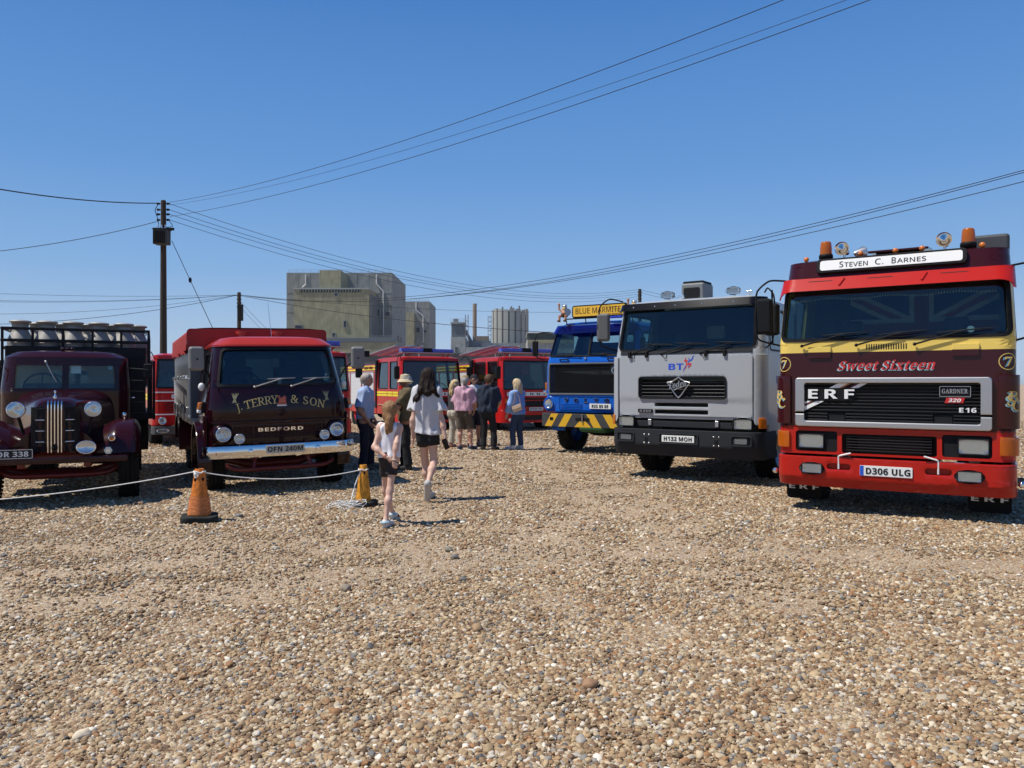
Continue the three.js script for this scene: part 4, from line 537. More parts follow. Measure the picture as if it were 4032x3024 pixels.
  const rk = new THREE.Group(); rk.name = 'roof_sign'; o.add(rk); add(rk, 'frame', slab(-.52, 3.03, .84, 3.31, -.28, .08, .06, .01), M.black); add(rk, 'panel', slab(-.485, 3.06, .805, 3.28, -.1995, .006, .03, .001), matte(.76, .44, .04, .5)); add(rk, 'lettering', letters('BLUE MARMITE', { h: .125, w: 1.12, d: .003, font: 'sans_regular' }).translate(.14, 3.18, -.193), matte(.06, .03, .01, .6)); add(rk, 'small_lettering', letters('MIDNIGHT ENGINEERING', { h: .018, w: .42, d: .002 }).translate(.52, 3.082, -.193), matte(.06, .03, .01, .6)); add(rk, 'rack', join(rod([-.75, 3.02, -.25], [1.05, 3.02, -.25], .014), ...[-.7, -.2, .3, .95].map(x => rod([x, 3.02, -.25], [x, 2.86, -.3], .012))), M.black); add(rk, 'blue_lamp', box(.3, .05, .08, .62, 3.0, -.15, .02), M.blueLens);
  for (const s of [-1, 1]) boxMirror(o, s * 1.34, 2.36, .05, .14, .34, .05, M.black, [[[s * 1.1, 2.74, -.2], [s * 1.28, 2.70, .02], [s * 1.34, 2.55, .06], [s * 1.34, 2.2, .07], [s * 1.2, 2.1, -.1]]], s * -.4);
  add(o, 'dashboard', box(2.0, .16, .35, 0, 2.08, -.34, .05), M.trim); steeringWheel(o, .55, 2.18, -.6, .24, -.9); seatAt(o, -.55, 1.7, -1.1, matte(.02, .05, .2, .9)); seatAt(o, .55, 1.7, -1.1, matte(.02, .05, .2, .9));
  axleAndFrame(o, { z1: -1.05, z2: -4.6, R: .52, mat: M.black, track: .98, w: .29, rimMat: blue, front: -.1 }); for (const s of [-1, 1]) fender(o, 'wheel_arch', s * 1.0 - .17, s * 1.0 + .17, -1.05, .54, .6, .03, -.1, Math.PI + .1, blue); add(o, 'sump_guard', box(.7, .3, .9, 0, .62, -.6, .1), matte(.03, .12, .05, .6)); add(o, 'crew_module', box(2.1, 1.6, 1.2, 0, 1.75, -2.35, .06), blue); add(o, 'rear_deck', box(2.3, .12, 3.2, 0, 1.05, -4.6, .02), dark);
}
// two little horned figurines on the blue lorry's roof
for (const [u, l] of [[-.74, 'small bearded figurine in a horned helmet, left of the orange sign'], [1.0, 'small bearded figurine in a horned helmet, right of the orange sign']]) {
  const c = Math.cos(-35 * Math.PI / 180), s = Math.sin(-35 * Math.PI / 180), o = thing('viking_figurine', l, 'figurine', 'figurines on the blue lorry', [1.66 + u * c - .25 * s, 2.955, -16.86 - u * s - .25 * c], -35 * Math.PI / 180);
  const sk = matte(.5, .26, .15, .6), br = matte(.10, .045, .02, .8), bl = matte(.55, .38, .16, .85);
  add(o, 'body', join(ball(.085, 0, .2, 0, 1, 1.2, .9), ball(.055, 0, .335, 0), rod([-.05, .15, 0], [-.08, .13, .1], .03), rod([.05, .15, 0], [.08, .13, .1], .03), rod([-.08, .13, .1], [-.08, .0, .1], .028), rod([.08, .13, .1], [.08, .0, .1], .028), rod([-.07, .25, 0], [-.14, .3, .02], .024), rod([-.14, .3, .02], [-.13, .4, .03], .022), ball(.03, -.13, .41, .03)), sk); add(o, 'tunic', ball(.092, 0, .17, 0, 1, .8, .95), br); add(o, 'beard', ball(.05, 0, .30, .03, 1, 1.1, .7), bl); add(o, 'helmet', join(ball(.058, 0, .355, 0, 1, .8, 1), new THREE.ConeGeometry(.014, .06, 6).translate(-.05, .40, 0), new THREE.ConeGeometry(.014, .06, 6).translate(.05, .40, 0)), M.brushed); add(o, 'shield', cyl(.085, .085, .02, .10, .22, .05, 'z', 20), matte(.08, .12, .2, .5)); add(o, 'boot', box(.05, .04, .09, -.08, .02, .12), br); add(o, 'boot', box(.05, .04, .09, .08, .02, .12), br);
}
function loft(rows, closeEnds = false) { // rows of points -> smooth skin
  const n = rows[0].length, pos = rows.flat().flatMap(v => [v.x, v.y, v.z]), idx = [];
  for (let j = 0; j < rows.length - 1; j++) for (let i = 0; i < n - 1; i++) { const a = j * n + i; idx.push(a, a + 1, a + n, a + 1, a + n + 1, a + n); }
  if (closeEnds) for (const [r, flip] of [[0, 1], [rows.length - 1, 0]]) { const c = rows[r].reduce((s, v) => s.add(v), V(0, 0, 0)).multiplyScalar(1 / n), k = pos.length / 3; pos.push(c.x, c.y, c.z); for (let i = 0; i < n - 1; i++) idx.push(...(flip ? [k, r * n + i + 1, r * n + i] : [k, r * n + i, r * n + i + 1])); }
  const g = new THREE.BufferGeometry(); g.setAttribute('position', new THREE.Float32BufferAttribute(pos, 3)); g.setAttribute('uv', new THREE.Float32BufferAttribute(pos.flatMap((v, i) => i % 3 === 0 ? [pos[i + 2] + v, pos[i + 1]] : []), 2)); g.setIndex(idx); return toCreasedNormals(g.toNonIndexed(), .7);
}
const thick = (g, t) => { // a second skin inside, so that sheet metal has thickness
  const a = g.clone(), p = a.attributes.position, n = a.attributes.normal; for (let i = 0; i < p.count; i++) p.setXYZ(i, p.getX(i) - n.getX(i) * t, p.getY(i) - n.getY(i) * t, p.getZ(i) - n.getZ(i) * t); return join(g, a);
};
{ // dark maroon lorry with red tarpaulin
  const o = addLorry('tarpaulin_lorry', 'dark maroon lorry with chrome bumper, red cab roof and red tarpaulin over its load body', -3.285, -11.042, 27, .022);
  const mar = paint(.015, .002, .004, .2), red = paint(.36, .026, .016, .4), alu = metal(.55, .55, .54, .45), chas = paint(.09, .008, .007, .5);
  const f = skin({ W: 2.0, r: .24, bow: .05, lean: h => h < 1.0 ? -.05 : h < 1.5 ? -.015 - ((h - 1.16) / .34) ** 2 * .07 : -.085 - (h - 1.5) * .33, half: h => 1 - Math.max(0, h - 1.2) * .165 }), Sd = f.side(-1.5), P = (u, h, d) => f(f.s(u), h, d);
  const ws = 0.885, wt = .885, hole = new THREE.Path(); { const b = f.s(ws), t = f.s(wt); hole.moveTo(-b + .06, 1.535); hole.lineTo(b - .06, 1.535); hole.quadraticCurveTo(b, 1.535, b, 1.6); hole.lineTo(t, 2.0); hole.quadraticCurveTo(t, 2.075, t - .08, 2.075); hole.lineTo(-t + .08, 2.075); hole.quadraticCurveTo(-t, 2.075, -t, 2.0); hole.lineTo(-b, 1.6); hole.quadraticCurveTo(-b, 1.535, -b + .06, 1.535); }
  const up = holed(rr(-Sd, 1.02, Sd, 2.13, 0), hole); for (const s of [-1, 1]) { const a = f.side(-.34), b = f.side(-1.05); up.holes.push(rr(s > 0 ? a : -b, 1.52, s > 0 ? b : -a, 2.03, .06, THREE.Path)); }
  add(o, 'cab_shell', wrap(up, f, -.035, 0, .06), mar); const wsh = new THREE.Shape(hole.getPoints(6)); add(o, 'windscreen', wrap(wsh, f, -.026, -.02, .1), M.tint);
  const rim = new THREE.Shape(hole.getPoints(6).map(p => new THREE.Vector2(p.x * 1.012, 1.805 + (p.y - 1.805) * 1.035))); rim.holes.push(new THREE.Path(hole.getPoints(6).map(p => new THREE.Vector2(p.x * .972, 1.805 + (p.y - 1.805) * .91)))); add(o, 'windscreen_seal', wrap(rim, f, -.014, .01, .07), M.seal);
  for (const s of [-1, 1]) { const a = f.side(-.34), b = f.side(-1.05), x0 = s > 0 ? a : -b, x1 = s > 0 ? b : -a; add(o, 'side_window', wrap(rr(x0, 1.52, x1, 2.03, .06), f, -.026, -.02, .2), M.glass); add(o, 'window_seal', wrap(ring(x0, 1.52, x1, 2.03, .06, .022), f, -.012, .006, .1), M.seal); }
  add(o, 'cab_roof', lid((() => { const k = (s, h, d) => { const p = f(s, h, .02); p.x *= 1.01; return p; }; k.side = f.side; return k; })(), 2.125, .15, -1.5, 2.7), red, 'red domed cab roof'); add(o, 'roof_gutter', wrap(rr(-Sd, 2.105, Sd, 2.13, 0), f, 0, .022, .1), red);
  add(o, 'back_wall', ext(holed(rr(-.92, .95, .92, 2.12, .05), rr(-.72, 1.62, .6, 1.95, .05, THREE.Path)), .03, -1.5), mar); add(o, 'rear_glass', slab(-.72, 1.62, .6, 1.95, -1.49, .006, .05, 0), M.glass); add(o, 'cab_floor', box(1.8, .04, 1.4, 0, .98, -.78), M.trim);
  add(o, 'lip', wrap(rr(-f.s(.93), 1.0, f.s(.93), 1.04, .015), f, -.06, .03, .06, .01), mar);
  // lower front
  const lo = holed(rr(-f.side(-.3), .62, f.side(-.3), 1.03, .0), rr(-.64, .79, .64, 1.0, .03, THREE.Path)); add(o, 'lower_front', wrap(lo, f, -.04, 0, .06), mar);
  const gr = new THREE.Group(); gr.name = 'grille'; o.add(gr); const gm = paint(.06, .008, .01, .4); add(gr, 'backing', box(1.34, .26, .02, 0, .895, -.34), M.core); for (let i = 0; i < 6; i++) add(gr, 'bar', box(1.29, .012, .02, 0, .80 + i * .038, -.085, .003), gm); for (let i = 0; i < 17; i++) add(gr, 'upright', box(.014, .21, .018, -.6 + i * .075, .895, -.105, .003), gm); add(gr, 'lettering', letters('BEDFORD', { h: .052, w: .63, d: .014, gap: .22 }).translate(.0, .905, -.072), M.chrome);
  for (const s of [-1, 1]) { add(o, 'headlight_pod', latheZ([[.11, .04], [.135, .03], [.155, -.03], [.16, -.12]], s * .79, .865, -.06), mar); roundLamp(o, 'headlight', s * .79, .865, .0, .1, .1); roundLamp(o, 'fog_lamp', s * .59, .80, .08, .07, .07); add(o, 'fog_bracket', rod([s * .59, .74, .04], [s * .59, .66, .02], .012), M.chrome); fender(o, 'wheel_arch', s * .98 - .13, s * .98 + .06, -.78, .46, .53, .035, -.25, Math.PI + .3, mar); const a = f.side(-.3), b = f.side(-1.5); add(o, 'door_lower', wrap(rr(s > 0 ? f.side(-.3) : -b, .95, s > 0 ? b : -f.side(-.3), 1.03, .0), f, -.03, 0, .2), mar); add(o, 'wing_side', wrap(rr(s > 0 ? f.s(.97) : -f.side(-.36), .62, s > 0 ? f.side(-.36) : -f.s(.97), 1.12, .05), f, .002, .03, .06, .008), mar);
    const ix = f.side(-.26); const ind = add(o, 'indicator', wrap(rr(s > 0 ? ix - .055 : -ix - .055, 1.215, s > 0 ? ix + .055 : -ix + .055, 1.315, .015), f, .05, .10, .05, .01), M.amberSolid); add(ind, 'white_lens', wrap(rr(s > 0 ? ix - .055 : -ix - .055, 1.165, s > 0 ? ix + .055 : -ix + .055, 1.213, .012), f, .05, .098, .05, .008), M.plateWhite); add(ind, 'mount', wrap(rr(s > 0 ? ix - .06 : -ix - .06, 1.16, s > 0 ? ix + .06 : -ix + .06, 1.32, .012), f, .0, .05, .05), M.black);
    add(o, 'side_mirror_lamp', ball(.045, ...f(s * (f.side(-.30)), 1.53, .08).toArray(), 1, 1.3, .8), M.plateWhite); add(o, 'hinge', wrap(rr(s > 0 ? ix : -ix - .12, 1.02, s > 0 ? ix + .12 : -ix, 1.06, .01), f, .02, .05, .1), M.chrome); }
  const fb0 = skin({ W: 2.1, r: .16, bow: .06, lean: () => .13 }), fb = (s, h, d) => fb0(s, h, d + .016 * (1 - ((h - .62) / .085) ** 2)), Sb = fb0.side(-.16), bm = new THREE.Group(); bm.name = 'bumper'; o.add(bm); add(bm, 'blade', wrap(rr(-Sb, .535, Sb, .705, .02), fb, -.012, 0, .035, .003), metal(.74, .74, .73, .06, { bumpMap: texWave, bumpScale: .006 })); for (const x of [-.45, .48]) add(bm, 'bolt', ball(.035, x, .62, .145, 1, 1.2, .5), M.chrome); for (const x of [-.5, .5]) add(bm, 'bracket', box(.07, .1, .4, x, .6, -.08), chas);
  numberPlate(o, 'OFN 240M', .015, .635, .162, .53, .112, matte(.48, .47, .40, .45), M.plateBlack, f, { tw: .92 });
  // sign writing on an arc
  { const txt = 'J.TERRY', t2 = '& SON', arc = (str, xs, y0) => { let i = 0; for (const ch of str) { if (ch === ' ') continue; const x = xs[i++]; const y = 1.335 - .30 * (x - .03) ** 2 * .9; const g = letters(ch, { h: ch === '.' ? .018 : ch === 'J' ? .14 : .115, d: .003, font: 'serif_regular' }).rotateZ(-(x - .03) * .52).translate(f.s(x), y - (ch === '.' ? .04 : ch === 'J' ? .015 : 0), .002); add(o, 'painted_letter', bend(g, f, 0), matte(.55, .43, .16, .45)); } }; arc(txt, [-.585, -.535, -.46, -.37, -.275, -.18, -.09]); arc(t2, [.20, .36, .47, .585]); }
  add(o, 'emblem', join(...[rr(-.055, 1.255, .08, 1.275, .004), poly([[-.035, 1.28], [.075, 1.28], [.07, 1.33], [.085, 1.36], [.05, 1.385], [.03, 1.365], [.0, 1.35], [-.01, 1.385], [-.04, 1.39], [-.045, 1.36], [-.02, 1.34]])].map(s => wrap(s, f, .001, .006, 0))), matte(.42, .10, .05, .5)); add(o, 'emblem_plinth', wrap(rr(-.055, 1.235, .08, 1.2545, .003), f, .001, .006, 0), M.plateWhite);
  for (const s of [-1, 1]) { const c = s * .66 + .02, L = []; for (let i = -2; i <= 2; i++) L.push(bend(stroke([[c + i * .006, 1.345], [c + i * .013, 1.39], [c + i * .024 + .004, 1.435]], .0075, .002, .003, true), f, 0), bend(stroke([[c - i * .006, 1.345], [c - i * .01, 1.315], [c - i * .014, 1.295]], .007, .002, .003, true), f, 0)); add(o, 'painted_sheaf', join(...L), matte(.42, .42, .22, .5)); }
  wiper(o, -.37, 1.515, 0, .42, .28, .42, f, .035, M.alloy, .02); wiper(o, .17, 1.515, 0, .42, .28, .42, f, .035, M.alloy, .02); add(o, 'dash_mascot', join(cyl(.03, .02, .06, .02, 1.57, -.22), ball(.03, .02, 1.62, -.22, 1.6, .7, .7)), M.white); add(o, 'tax_disc', wrap(new THREE.Shape().absarc(.74, 1.62, .04, 0, 6.283), f, -.032, -.03, 0), matte(.35, .5, .42, .6)); add(o, 'aerial', rod(P(0, 2.15, -.3), [-.03, 2.78, -.75], .004, .003, 5), M.brushed);
  for (const s of [-1, 1]) boxMirror(o, s * 1.12, 1.92, .04, .20, .33, .1, matte(.17, .17, .165, .55), [[[s * .92, 1.62, -.25], [s * .97, 1.76, -.15], [s * 1.03, 1.84, -.02], [s * 1.12, 1.92, .1]]], s * -.15);
  add(o, 'dashboard', box(1.7, .18, .3, 0, 1.45, -.36, .05), M.trim); steeringWheel(o, -.42, 1.58, -.55, .22, -.8); seatAt(o, -.42, 1.15, -1.05); seatAt(o, .42, 1.15, -1.05); add(o, 'engine_hump', box(.5, .45, 1.0, 0, 1.2, -.95, .1), M.trim); add(o, 'exhaust_stack', join(cyl(.07, .07, 1.3, -.3, 1.75, -1.62), cyl(.09, .09, .05, -.3, 2.38, -1.62)), red); add(o, 'exhaust_stack', join(cyl(.07, .07, 1.3, .25, 1.75, -1.62), cyl(.09, .09, .05, .25, 2.38, -1.62)), red);
  // load body
  const bd = new THREE.Group(); bd.name = 'load_body'; o.add(bd); const z0 = -1.85, z1 = -5.5; add(bd, 'headboard', box(2.12, 1.16, .05, 0, 1.58, z0 - .03), matte(.11, .115, .12, .6)); add(bd, 'floor', box(2.14, .1, z0 - z1, 0, .98, (z0 + z1) / 2), M.alloy); add(bd, 'tailboard', box(2.12, 1.0, .05, 0, 1.5, z1 + .03), alu);
  for (const s of [-1, 1]) { for (let i = 0; i < 14; i++) { const zc = z0 - .14 - i * .256; add(bd, 'side_plank', box(.035, .62, .25, s * 1.075, 1.36, zc, .01), alu); add(bd, 'upper_slat', box(.025, .46, .13, s * 1.06, 1.88, zc, .04), M.alloy); if (i % 3 === 0) { add(bd, 'hinge', box(.03, .24, .06, s * 1.11, 1.09, zc, .02), M.brushed); add(bd, 'catch', box(.05, .07, .06, s * 1.11, 1.68, zc, .015), M.chrome); } } add(bd, 'rave_rail', box(.04, .06, z0 - z1, s * 1.08, 1.04, (z0 + z1) / 2), M.brushed); add(bd, 'top_rail', box(.04, .05, z0 - z1, s * 1.06, 2.12, (z0 + z1) / 2), M.alloy); fender(o, 'rear_mudguard', s * .98 - .16, s * .98 + .16, -4.2, .46, .54, .025, -.1, Math.PI * .95, paint(.10, .01, .015, .3)); }
  { const T = matte(.33, .026, .022, .7, { bumpMap: texWave, bumpScale: .01 }), rows = []; for (let j = 0; j <= 40; j++) { const t = j / 40, z = z0 + .04 - t * (z0 - z1 + .08), sag = .03 * Math.abs(Math.sin(t * 12)) + .04 * Math.sin(t * 3), row = []; for (let i = 0; i <= 40; i++) { const a = i / 40 * 2 - 1, A = Math.abs(a); let x, y; if (A < .72) { x = a / .72 * 1.09; y = 2.47 - sag * (1 - (A / .72) ** 2) - .05 * (A / .72) ** 8; } else { const k = (A - .72) / .28; x = Math.sign(a) * (1.10 + .025 * Math.sin(t * 60 + k) * k); y = 2.42 - k * (.33 + .03 * Math.sin(t * 44)); } row.push(V(x, y, z)); } rows.push(row); } add(bd, 'tarpaulin', thick(loft(rows), .006), T); add(bd, 'tarpaulin_front', bend(ext(rr(-1.1, 2.08, 1.1, 2.45, .06), .012, z0 + .045), (x, y, z) => V(x, y, z + .012 * Math.sin(x * 11) * (2.4 - y)), .08), T); }
  axleAndFrame(o, { z1: -.78, z2: -4.2, R: .46, mat: chas, track: .86, w: .23, rimMat: chas, front: -.0, half: .36, y: .62 }); add(o, 'tow_beam', join(tube([[-.75, .42, -.1], [-.55, .36, .0], [.55, .36, .0], [.75, .42, -.1]], .035, 20), rod([-.4, .37, 0], [-.36, .56, -.05], .03), rod([.4, .37, 0], [.36, .56, -.05], .03)), chas);
}
{ // oldest lorry, far left
  const X = -5.77, Z = -9.72, yaw = 25, o = addLorry('vintage_lorry', 'old maroon bonneted lorry with upright chrome radiator bars, at the left edge', X, Z, yaw);
  const mar = paint(.026, .004, .006, .2), red = paint(.13, .015, .012, .4), blk = matte(.014, .014, .016, .6, { map: texRoad }), cream = matte(.58, .48, .30, .8);
  const arch = (w, top, bot, z, n = 4.2) => { const r = []; for (let i = 0; i <= 32; i++) { const a = Math.PI * (1 - i / 32), c = Math.cos(a), s = Math.sin(a); r.push(V(w * Math.sign(c) * Math.abs(c) ** (2 / n), bot + (top - bot) * s ** (2 / n * .75), z)); } return r; };
  add(o, 'bonnet', loft([arch(.17, 1.27, .68, .055, 4), arch(.235, 1.335, .67, .03), arch(.262, 1.36, .66, -.02), arch(.29, 1.385, .66, -.12), arch(.40, 1.41, .7, -.5), arch(.53, 1.44, .74, -.95), arch(.62, 1.47, .76, -1.2)], true), mar);
  const gr = new THREE.Group(); gr.name = 'radiator_grille'; o.add(gr); add(gr, 'centre_panel', slab(-.10, .69, .10, 1.33, .04, .03, .06, .008), mar); for (const [x, b] of [[-.074, .69], [-.037, .69], [0, .80], [.037, .69], [.074, .69]]) add(gr, 'chrome_bar', tube([[x, b, .085], [x, 1.0, .088], [x, 1.29, .085], [x, 1.335, .055]], .0085, 20, 8), M.chrome); add(gr, 'starter_boss', latheZ([[.001, .04], [.03, .04], [.035, 0]], 0, .75, .065), M.black);
  for (const s of [-1, 1]) for (let i = 0; i < 20; i++) { const ch = i % 5 === 4 && i < 18; add(gr, 'louvre', join(rod([s * .115, .715 + i * .0275, .058], [s * .20, .715 + i * .0275, .045], ch ? .0075 : .006, ch ? .0075 : .006, 6), rod([s * .20, .715 + i * .0275, .045], [s * .262, .715 + i * .0275, -.02], ch ? .0075 : .006, ch ? .0075 : .006, 6)), ch ? M.chrome : M.black); }
  for (const s of [-1, 1]) add(gr, 'louvre_gap_shade', loft([0, 1].map(k => [V(s * .11, .70 + k * .56, .0582), V(s * .19, .70 + k * .56, .050), V(s * .245, .70 + k * .56, .025), V(s * .268, .70 + k * .56, -.02)])), M.black);  // black sheet over the bonnet skin paints the shade between louvres
  add(o, 'mascot', join(ball(.025, 0, 1.38, .04), cyl(.018, .005, .06, 0, 1.41, .03), ball(.02, 0, 1.45, .03, .8, 1, 1)), M.chrome);
  for (const s of [-1, 1]) {
    const rows = []; for (let j = 0; j <= 30; j++) { const a = .27 + j / 30 * (Math.PI - .1), row = []; for (let i = 0; i <= 16; i++) { const t = i / 16, x = .955 - t * .62, e = t < .12 ? Math.sin(t / .12 * Math.PI / 2) : 1, R = (.44 + .13 * e) - Math.max(0, t - .45) * .34, zc = -.60 + .06 * t; row.push(V(s * x, .50 + Math.sin(a) * R * 1.0, zc + Math.cos(a) * R * (1.02 + .10 * t))); } rows.push(s > 0 ? row : row.reverse()); }
    add(o, 'front_wing', thick(loft(rows), .01), mar); add(o, 'wing_valance', loft([0, 1].map(k => [V(s * .26, .66 + k * .30, -.08), V(s * .34, .66 + k * .24, -.05), V(s * .46, .66 + k * .12, -.02), V(s * .60, .655 + k * .03, .0)])), mar);
    roundLamp(o, 'headlight', s * .42, 1.23, .06, .095, .17); add(o, 'headlight_stalk', rod([s * .40, 1.14, -.02], [s * .36, .92, -.12], .02), M.black); add(o, 'indicator', ball(.032, s * .63, .85, .0, 1, 1, .6), M.amberSolid); add(o, 'indicator_rim', latheZ([[.03, .0], [.042, .004], [.045, -.03]], s * .63, .85, .0), M.chrome); add(o, 'side_lamp', join(ball(.035, s * .76, 1.13, -.5), cyl(.012, .02, .06, s * .76, 1.085, -.5)), M.chrome);
  }
  add(o, 'oval_lamp', latheZ([[.001, .02], [.06, .012], [.092, 0]], 0, 0, 0).scale(1.12, .84, 1).translate(.353, .755, .2), M.lens); add(o, 'oval_lamp_bowl', latheZ([[.09, 0], [.1, .006], [.104, -.02], [.07, -.06], [.001, -.075]], 0, 0, 0).scale(1.12, .84, 1).translate(.353, .755, .2), M.chrome); add(o, 'oval_lamp_back', latheZ([[.001, -.03], [.06, -.02], [.09, -.004]], 0, 0, 0).scale(1.12, .84, 1).translate(.353, .755, .2), M.chrome); add(o, 'lamp_bracket', rod([.353, .69, .19], [.353, .62, .17], .012), M.black);
  add(o, 'club_badge', ext(poly([0, 1, 2, 3, 4, 5].map(i => [.60 + .05 * Math.cos(i * 1.047), .705 + .05 * Math.sin(i * 1.047)])), .01, .2, .003), metal(.45, .52, .58, .35)); add(o, 'badge_lettering', letters('AA', { h: .035, w: .05, d: .004 }).translate(.60, .705, .211), M.chrome); add(o, 'badge_stem', rod([.60, .66, .2], [.60, .62, .18], .008), M.black);
  add(o, 'bumper', bend(box(1.64, .082, .05, 0, .60, .19, .012), (x, y, z) => V(x, y, z - .04 * x * x), .1), mar); for (const s of [-1, 1]) add(o, 'bumper_iron', box(.06, .06, .5, s * .36, .6, -.08), blk);
  { const p = add(o, 'number_plate', slab(-.76, .64, -.22, .75, .215, .012, .008, .002), M.plateBlack); add(p, 'plate_lettering', letters('OR 338', { h: .064, w: .335, d: .004 }).translate(-.43, .695, .2275), M.plateWhite); add(p, 'border', ext(ring(-.76, .64, -.22, .75, .008, .006), .003, .2275), M.plateWhite); }
  // cab
  const f = skin({ W: 1.62, r: .2, bow: .10, lean: h => -1.2 - Math.max(0, h - 1.45) * .16, half: h => 1 - Math.max(0, h - 1.5) * .10 }), Sd = f.side(-1.0), P = (u, h, d) => f(f.s(u), h, d), w0 = f.s(.635);
  const up = holed(rr(-Sd, 1.42, Sd, 1.93, 0), rr(-w0, 1.475, -.025, 1.83, .03, THREE.Path), rr(.025, 1.475, w0, 1.83, .03, THREE.Path)); for (const s of [-1, 1]) { const a = f.side(-.3), b = f.side(-.82); up.holes.push(rr(s > 0 ? a : -b, 1.46, s > 0 ? b : -a, 1.84, .07, THREE.Path)); }
  add(o, 'cab_shell', wrap(up, f, -.03, 0, .05), mar); add(o, 'cab_lower', wrap(rr(-Sd, .78, Sd, 1.42, 0), f, -.03, 0, .08), mar); add(o, 'roof', lid(f, 1.929, .11, -1.0, 2.4), mar); for (const [a, b] of [[-w0, -.025], [.025, w0]]) { add(o, 'windscreen', wrap(rr(a, 1.475, b, 1.83, .03), f, -.02, -.015, .1), M.glass); add(o, 'windscreen_frame', wrap(ring(a, 1.475, b, 1.83, .03, .016), f, -.01, .01, .1), mar); }
  for (const s of [-1, 1]) { const a = f.side(-.3), b = f.side(-.82); add(o, 'side_window', wrap(rr(s > 0 ? a : -b, 1.46, s > 0 ? b : -a, 1.84, .07), f, -.02, -.015, .2), M.glass); add(o, 'door_handle', wrap(rr(s > 0 ? b - .06 : -b - .04, 1.33, s > 0 ? b + .04 : -b + .06, 1.35, .008), f, .01, .05, 0), M.chrome); add(o, 'running_board', box(.3, .04, .8, s * .8, .56, -1.65), blk); }
  add(o, 'back_wall', ext(holed(rr(-.76, .8, .76, 1.95, .06), rr(-.28, 1.56, .22, 1.75, .05, THREE.Path)), .03, -2.2), cream); add(o, 'rear_glass', slab(-.28, 1.56, .22, 1.75, -2.19, .005, .05, 0), M.glass); add(o, 'cab_floor', box(1.5, .04, 1.0, 0, .8, -1.7), M.trim); add(o, 'dashboard', box(1.3, .12, .12, 0, 1.40, -1.38, .03), mar); steeringWheel(o, -.33, 1.50, -1.62, .23, -.5); add(o, 'bench_seat', join(box(1.3, .16, .45, 0, 1.12, -1.9, .05), box(1.3, .4, .12, 0, 1.36, -2.1, .05)), M.seat);
  wiper(o, -.25, 1.86, 0, .22, -1.1, .2, f, .03, M.alloy, -1.1); add(o, 'licence_disc', wrap(new THREE.Shape().absarc(.57, 1.79, .035, 0, 6.283), f, -.028, -.025, 0), matte(.3, .42, .5, .6)); add(o, 'notice_card', wrap(rr(.06, 1.70, .19, 1.83, .004), f, -.03, -.026, 0), M.white); add(o, 'roof_marker', join(...[-.06, 0, .06].map(x => ball(.028, x, 2.055, -1.5, 1.1, .8, 1))), mar);
  for (const s of [-1, 1]) boxMirror(o, s * 1.05, 1.75, -1.35, .12, .2, .04, M.black, [[[s * .78, 1.78, -1.45], [s * 1.05, 1.76, -1.33]]], s * -.2);
  // load body
  const bd = new THREE.Group(); bd.name = 'load_body'; o.add(bd); const z0 = -2.4, z1 = -5.4; add(bd, 'floor', box(2.1, .1, z0 - z1, .06, 1.04, (z0 + z1) / 2), blk); add(bd, 'raised_deck', box(1.98, .05, 1.25, .06, 1.775, z0 - .72), blk);
  for (let i = 0; i < 6; i++) { add(bd, 'headboard_plank', box(1.9, .1715, .03, .06, 1.18 + i * .172, z0 + .02, .006), blk); for (const s of [-1, 1]) add(bd, 'side_plank', box(.03, .165, z0 - z1, .06 + s * 1.03, 1.18 + i * .172 * .75, (z0 + z1) / 2, .006), blk); } for (const s of [-1, 1]) for (let i = 0; i < 6; i++) add(bd, 'side_stake', box(.04, .95, .06, .06 + s * 1.07, 1.45, z0 - .1 - i * .56, .006), blk);
  const bar = (n, a, b, r = .02) => add(bd, n, box(Math.abs(a[0] - b[0]) + r * 2, Math.abs(a[1] - b[1]) + r * 2, Math.abs(a[2] - b[2]) + r * 2, (a[0] + b[0]) / 2, (a[1] + b[1]) / 2, (a[2] + b[2]) / 2, .008), blk); for (const y of [2.39, 2.21]) bar('rack_rail', [-.93, y, z0], [1.05, y, z0], .022); for (const x of [-.93, -.54, -.14, .26, .66, 1.05]) bar('rack_post', [x, 1.1, z0 - .012], [x, 2.38, z0 - .012], .018); for (const s of [-.93, 1.05]) { for (const y of [2.39, 2.1]) bar('rack_rail', [s, y, z0 - .05], [s, y, z1], .02); bar('rack_post', [s, 1.1, z1], [s, 2.38, z1], .02); bar('rack_post', [s, 1.1, (z0 + z1) / 2], [s, 2.38, (z0 + z1) / 2], .02); }
  axleAndFrame(o, { z1: -.60, z2: -4.2, R: .46, mat: red, track: .82, w: .22, rimMat: red, front: .1, half: .36, y: .62 }); add(o, 'drop_axle', tube([[-.72, .46, -.45], [-.5, .36, -.42], [.5, .36, -.42], [.72, .46, -.45]], .04, 20), red); for (const s of [-1, 1]) fender(o, 'rear_mudguard', s * .86 - .18, s * .86 + .18, -4.2, .46, .53, .02, -.1, Math.PI + .1, blk);
  // milk churns standing on the raised deck
  const tin = new THREE.MeshStandardMaterial({ color: lin(.36, .355, .345), roughness: .6, metalness: .35, map: texRoad }), c = Math.cos(yaw * Math.PI / 180), s = Math.sin(yaw * Math.PI / 180);
  const cg = { b: lathe([[.001, 0], [.155, 0], [.165, .015], [.165, .05], [.16, .06], [.172, .30], [.175, .42], [.17, .44], [.165, .45], [.12, .545], [.108, .57], [.11, .62], [.11, .655]], 28), l: lathe([[.001, .735], [.05, .735], [.13, .725], [.148, .712], [.15, .70], [.145, .692], [.118, .69], [.116, .655]], 28), r: new THREE.TorusGeometry(.172, .006, 6, 28).rotateX(Math.PI / 2) };
  const where = ['leftmost of five', 'second from the left', 'in the middle', 'second from the right', 'rightmost of five'];
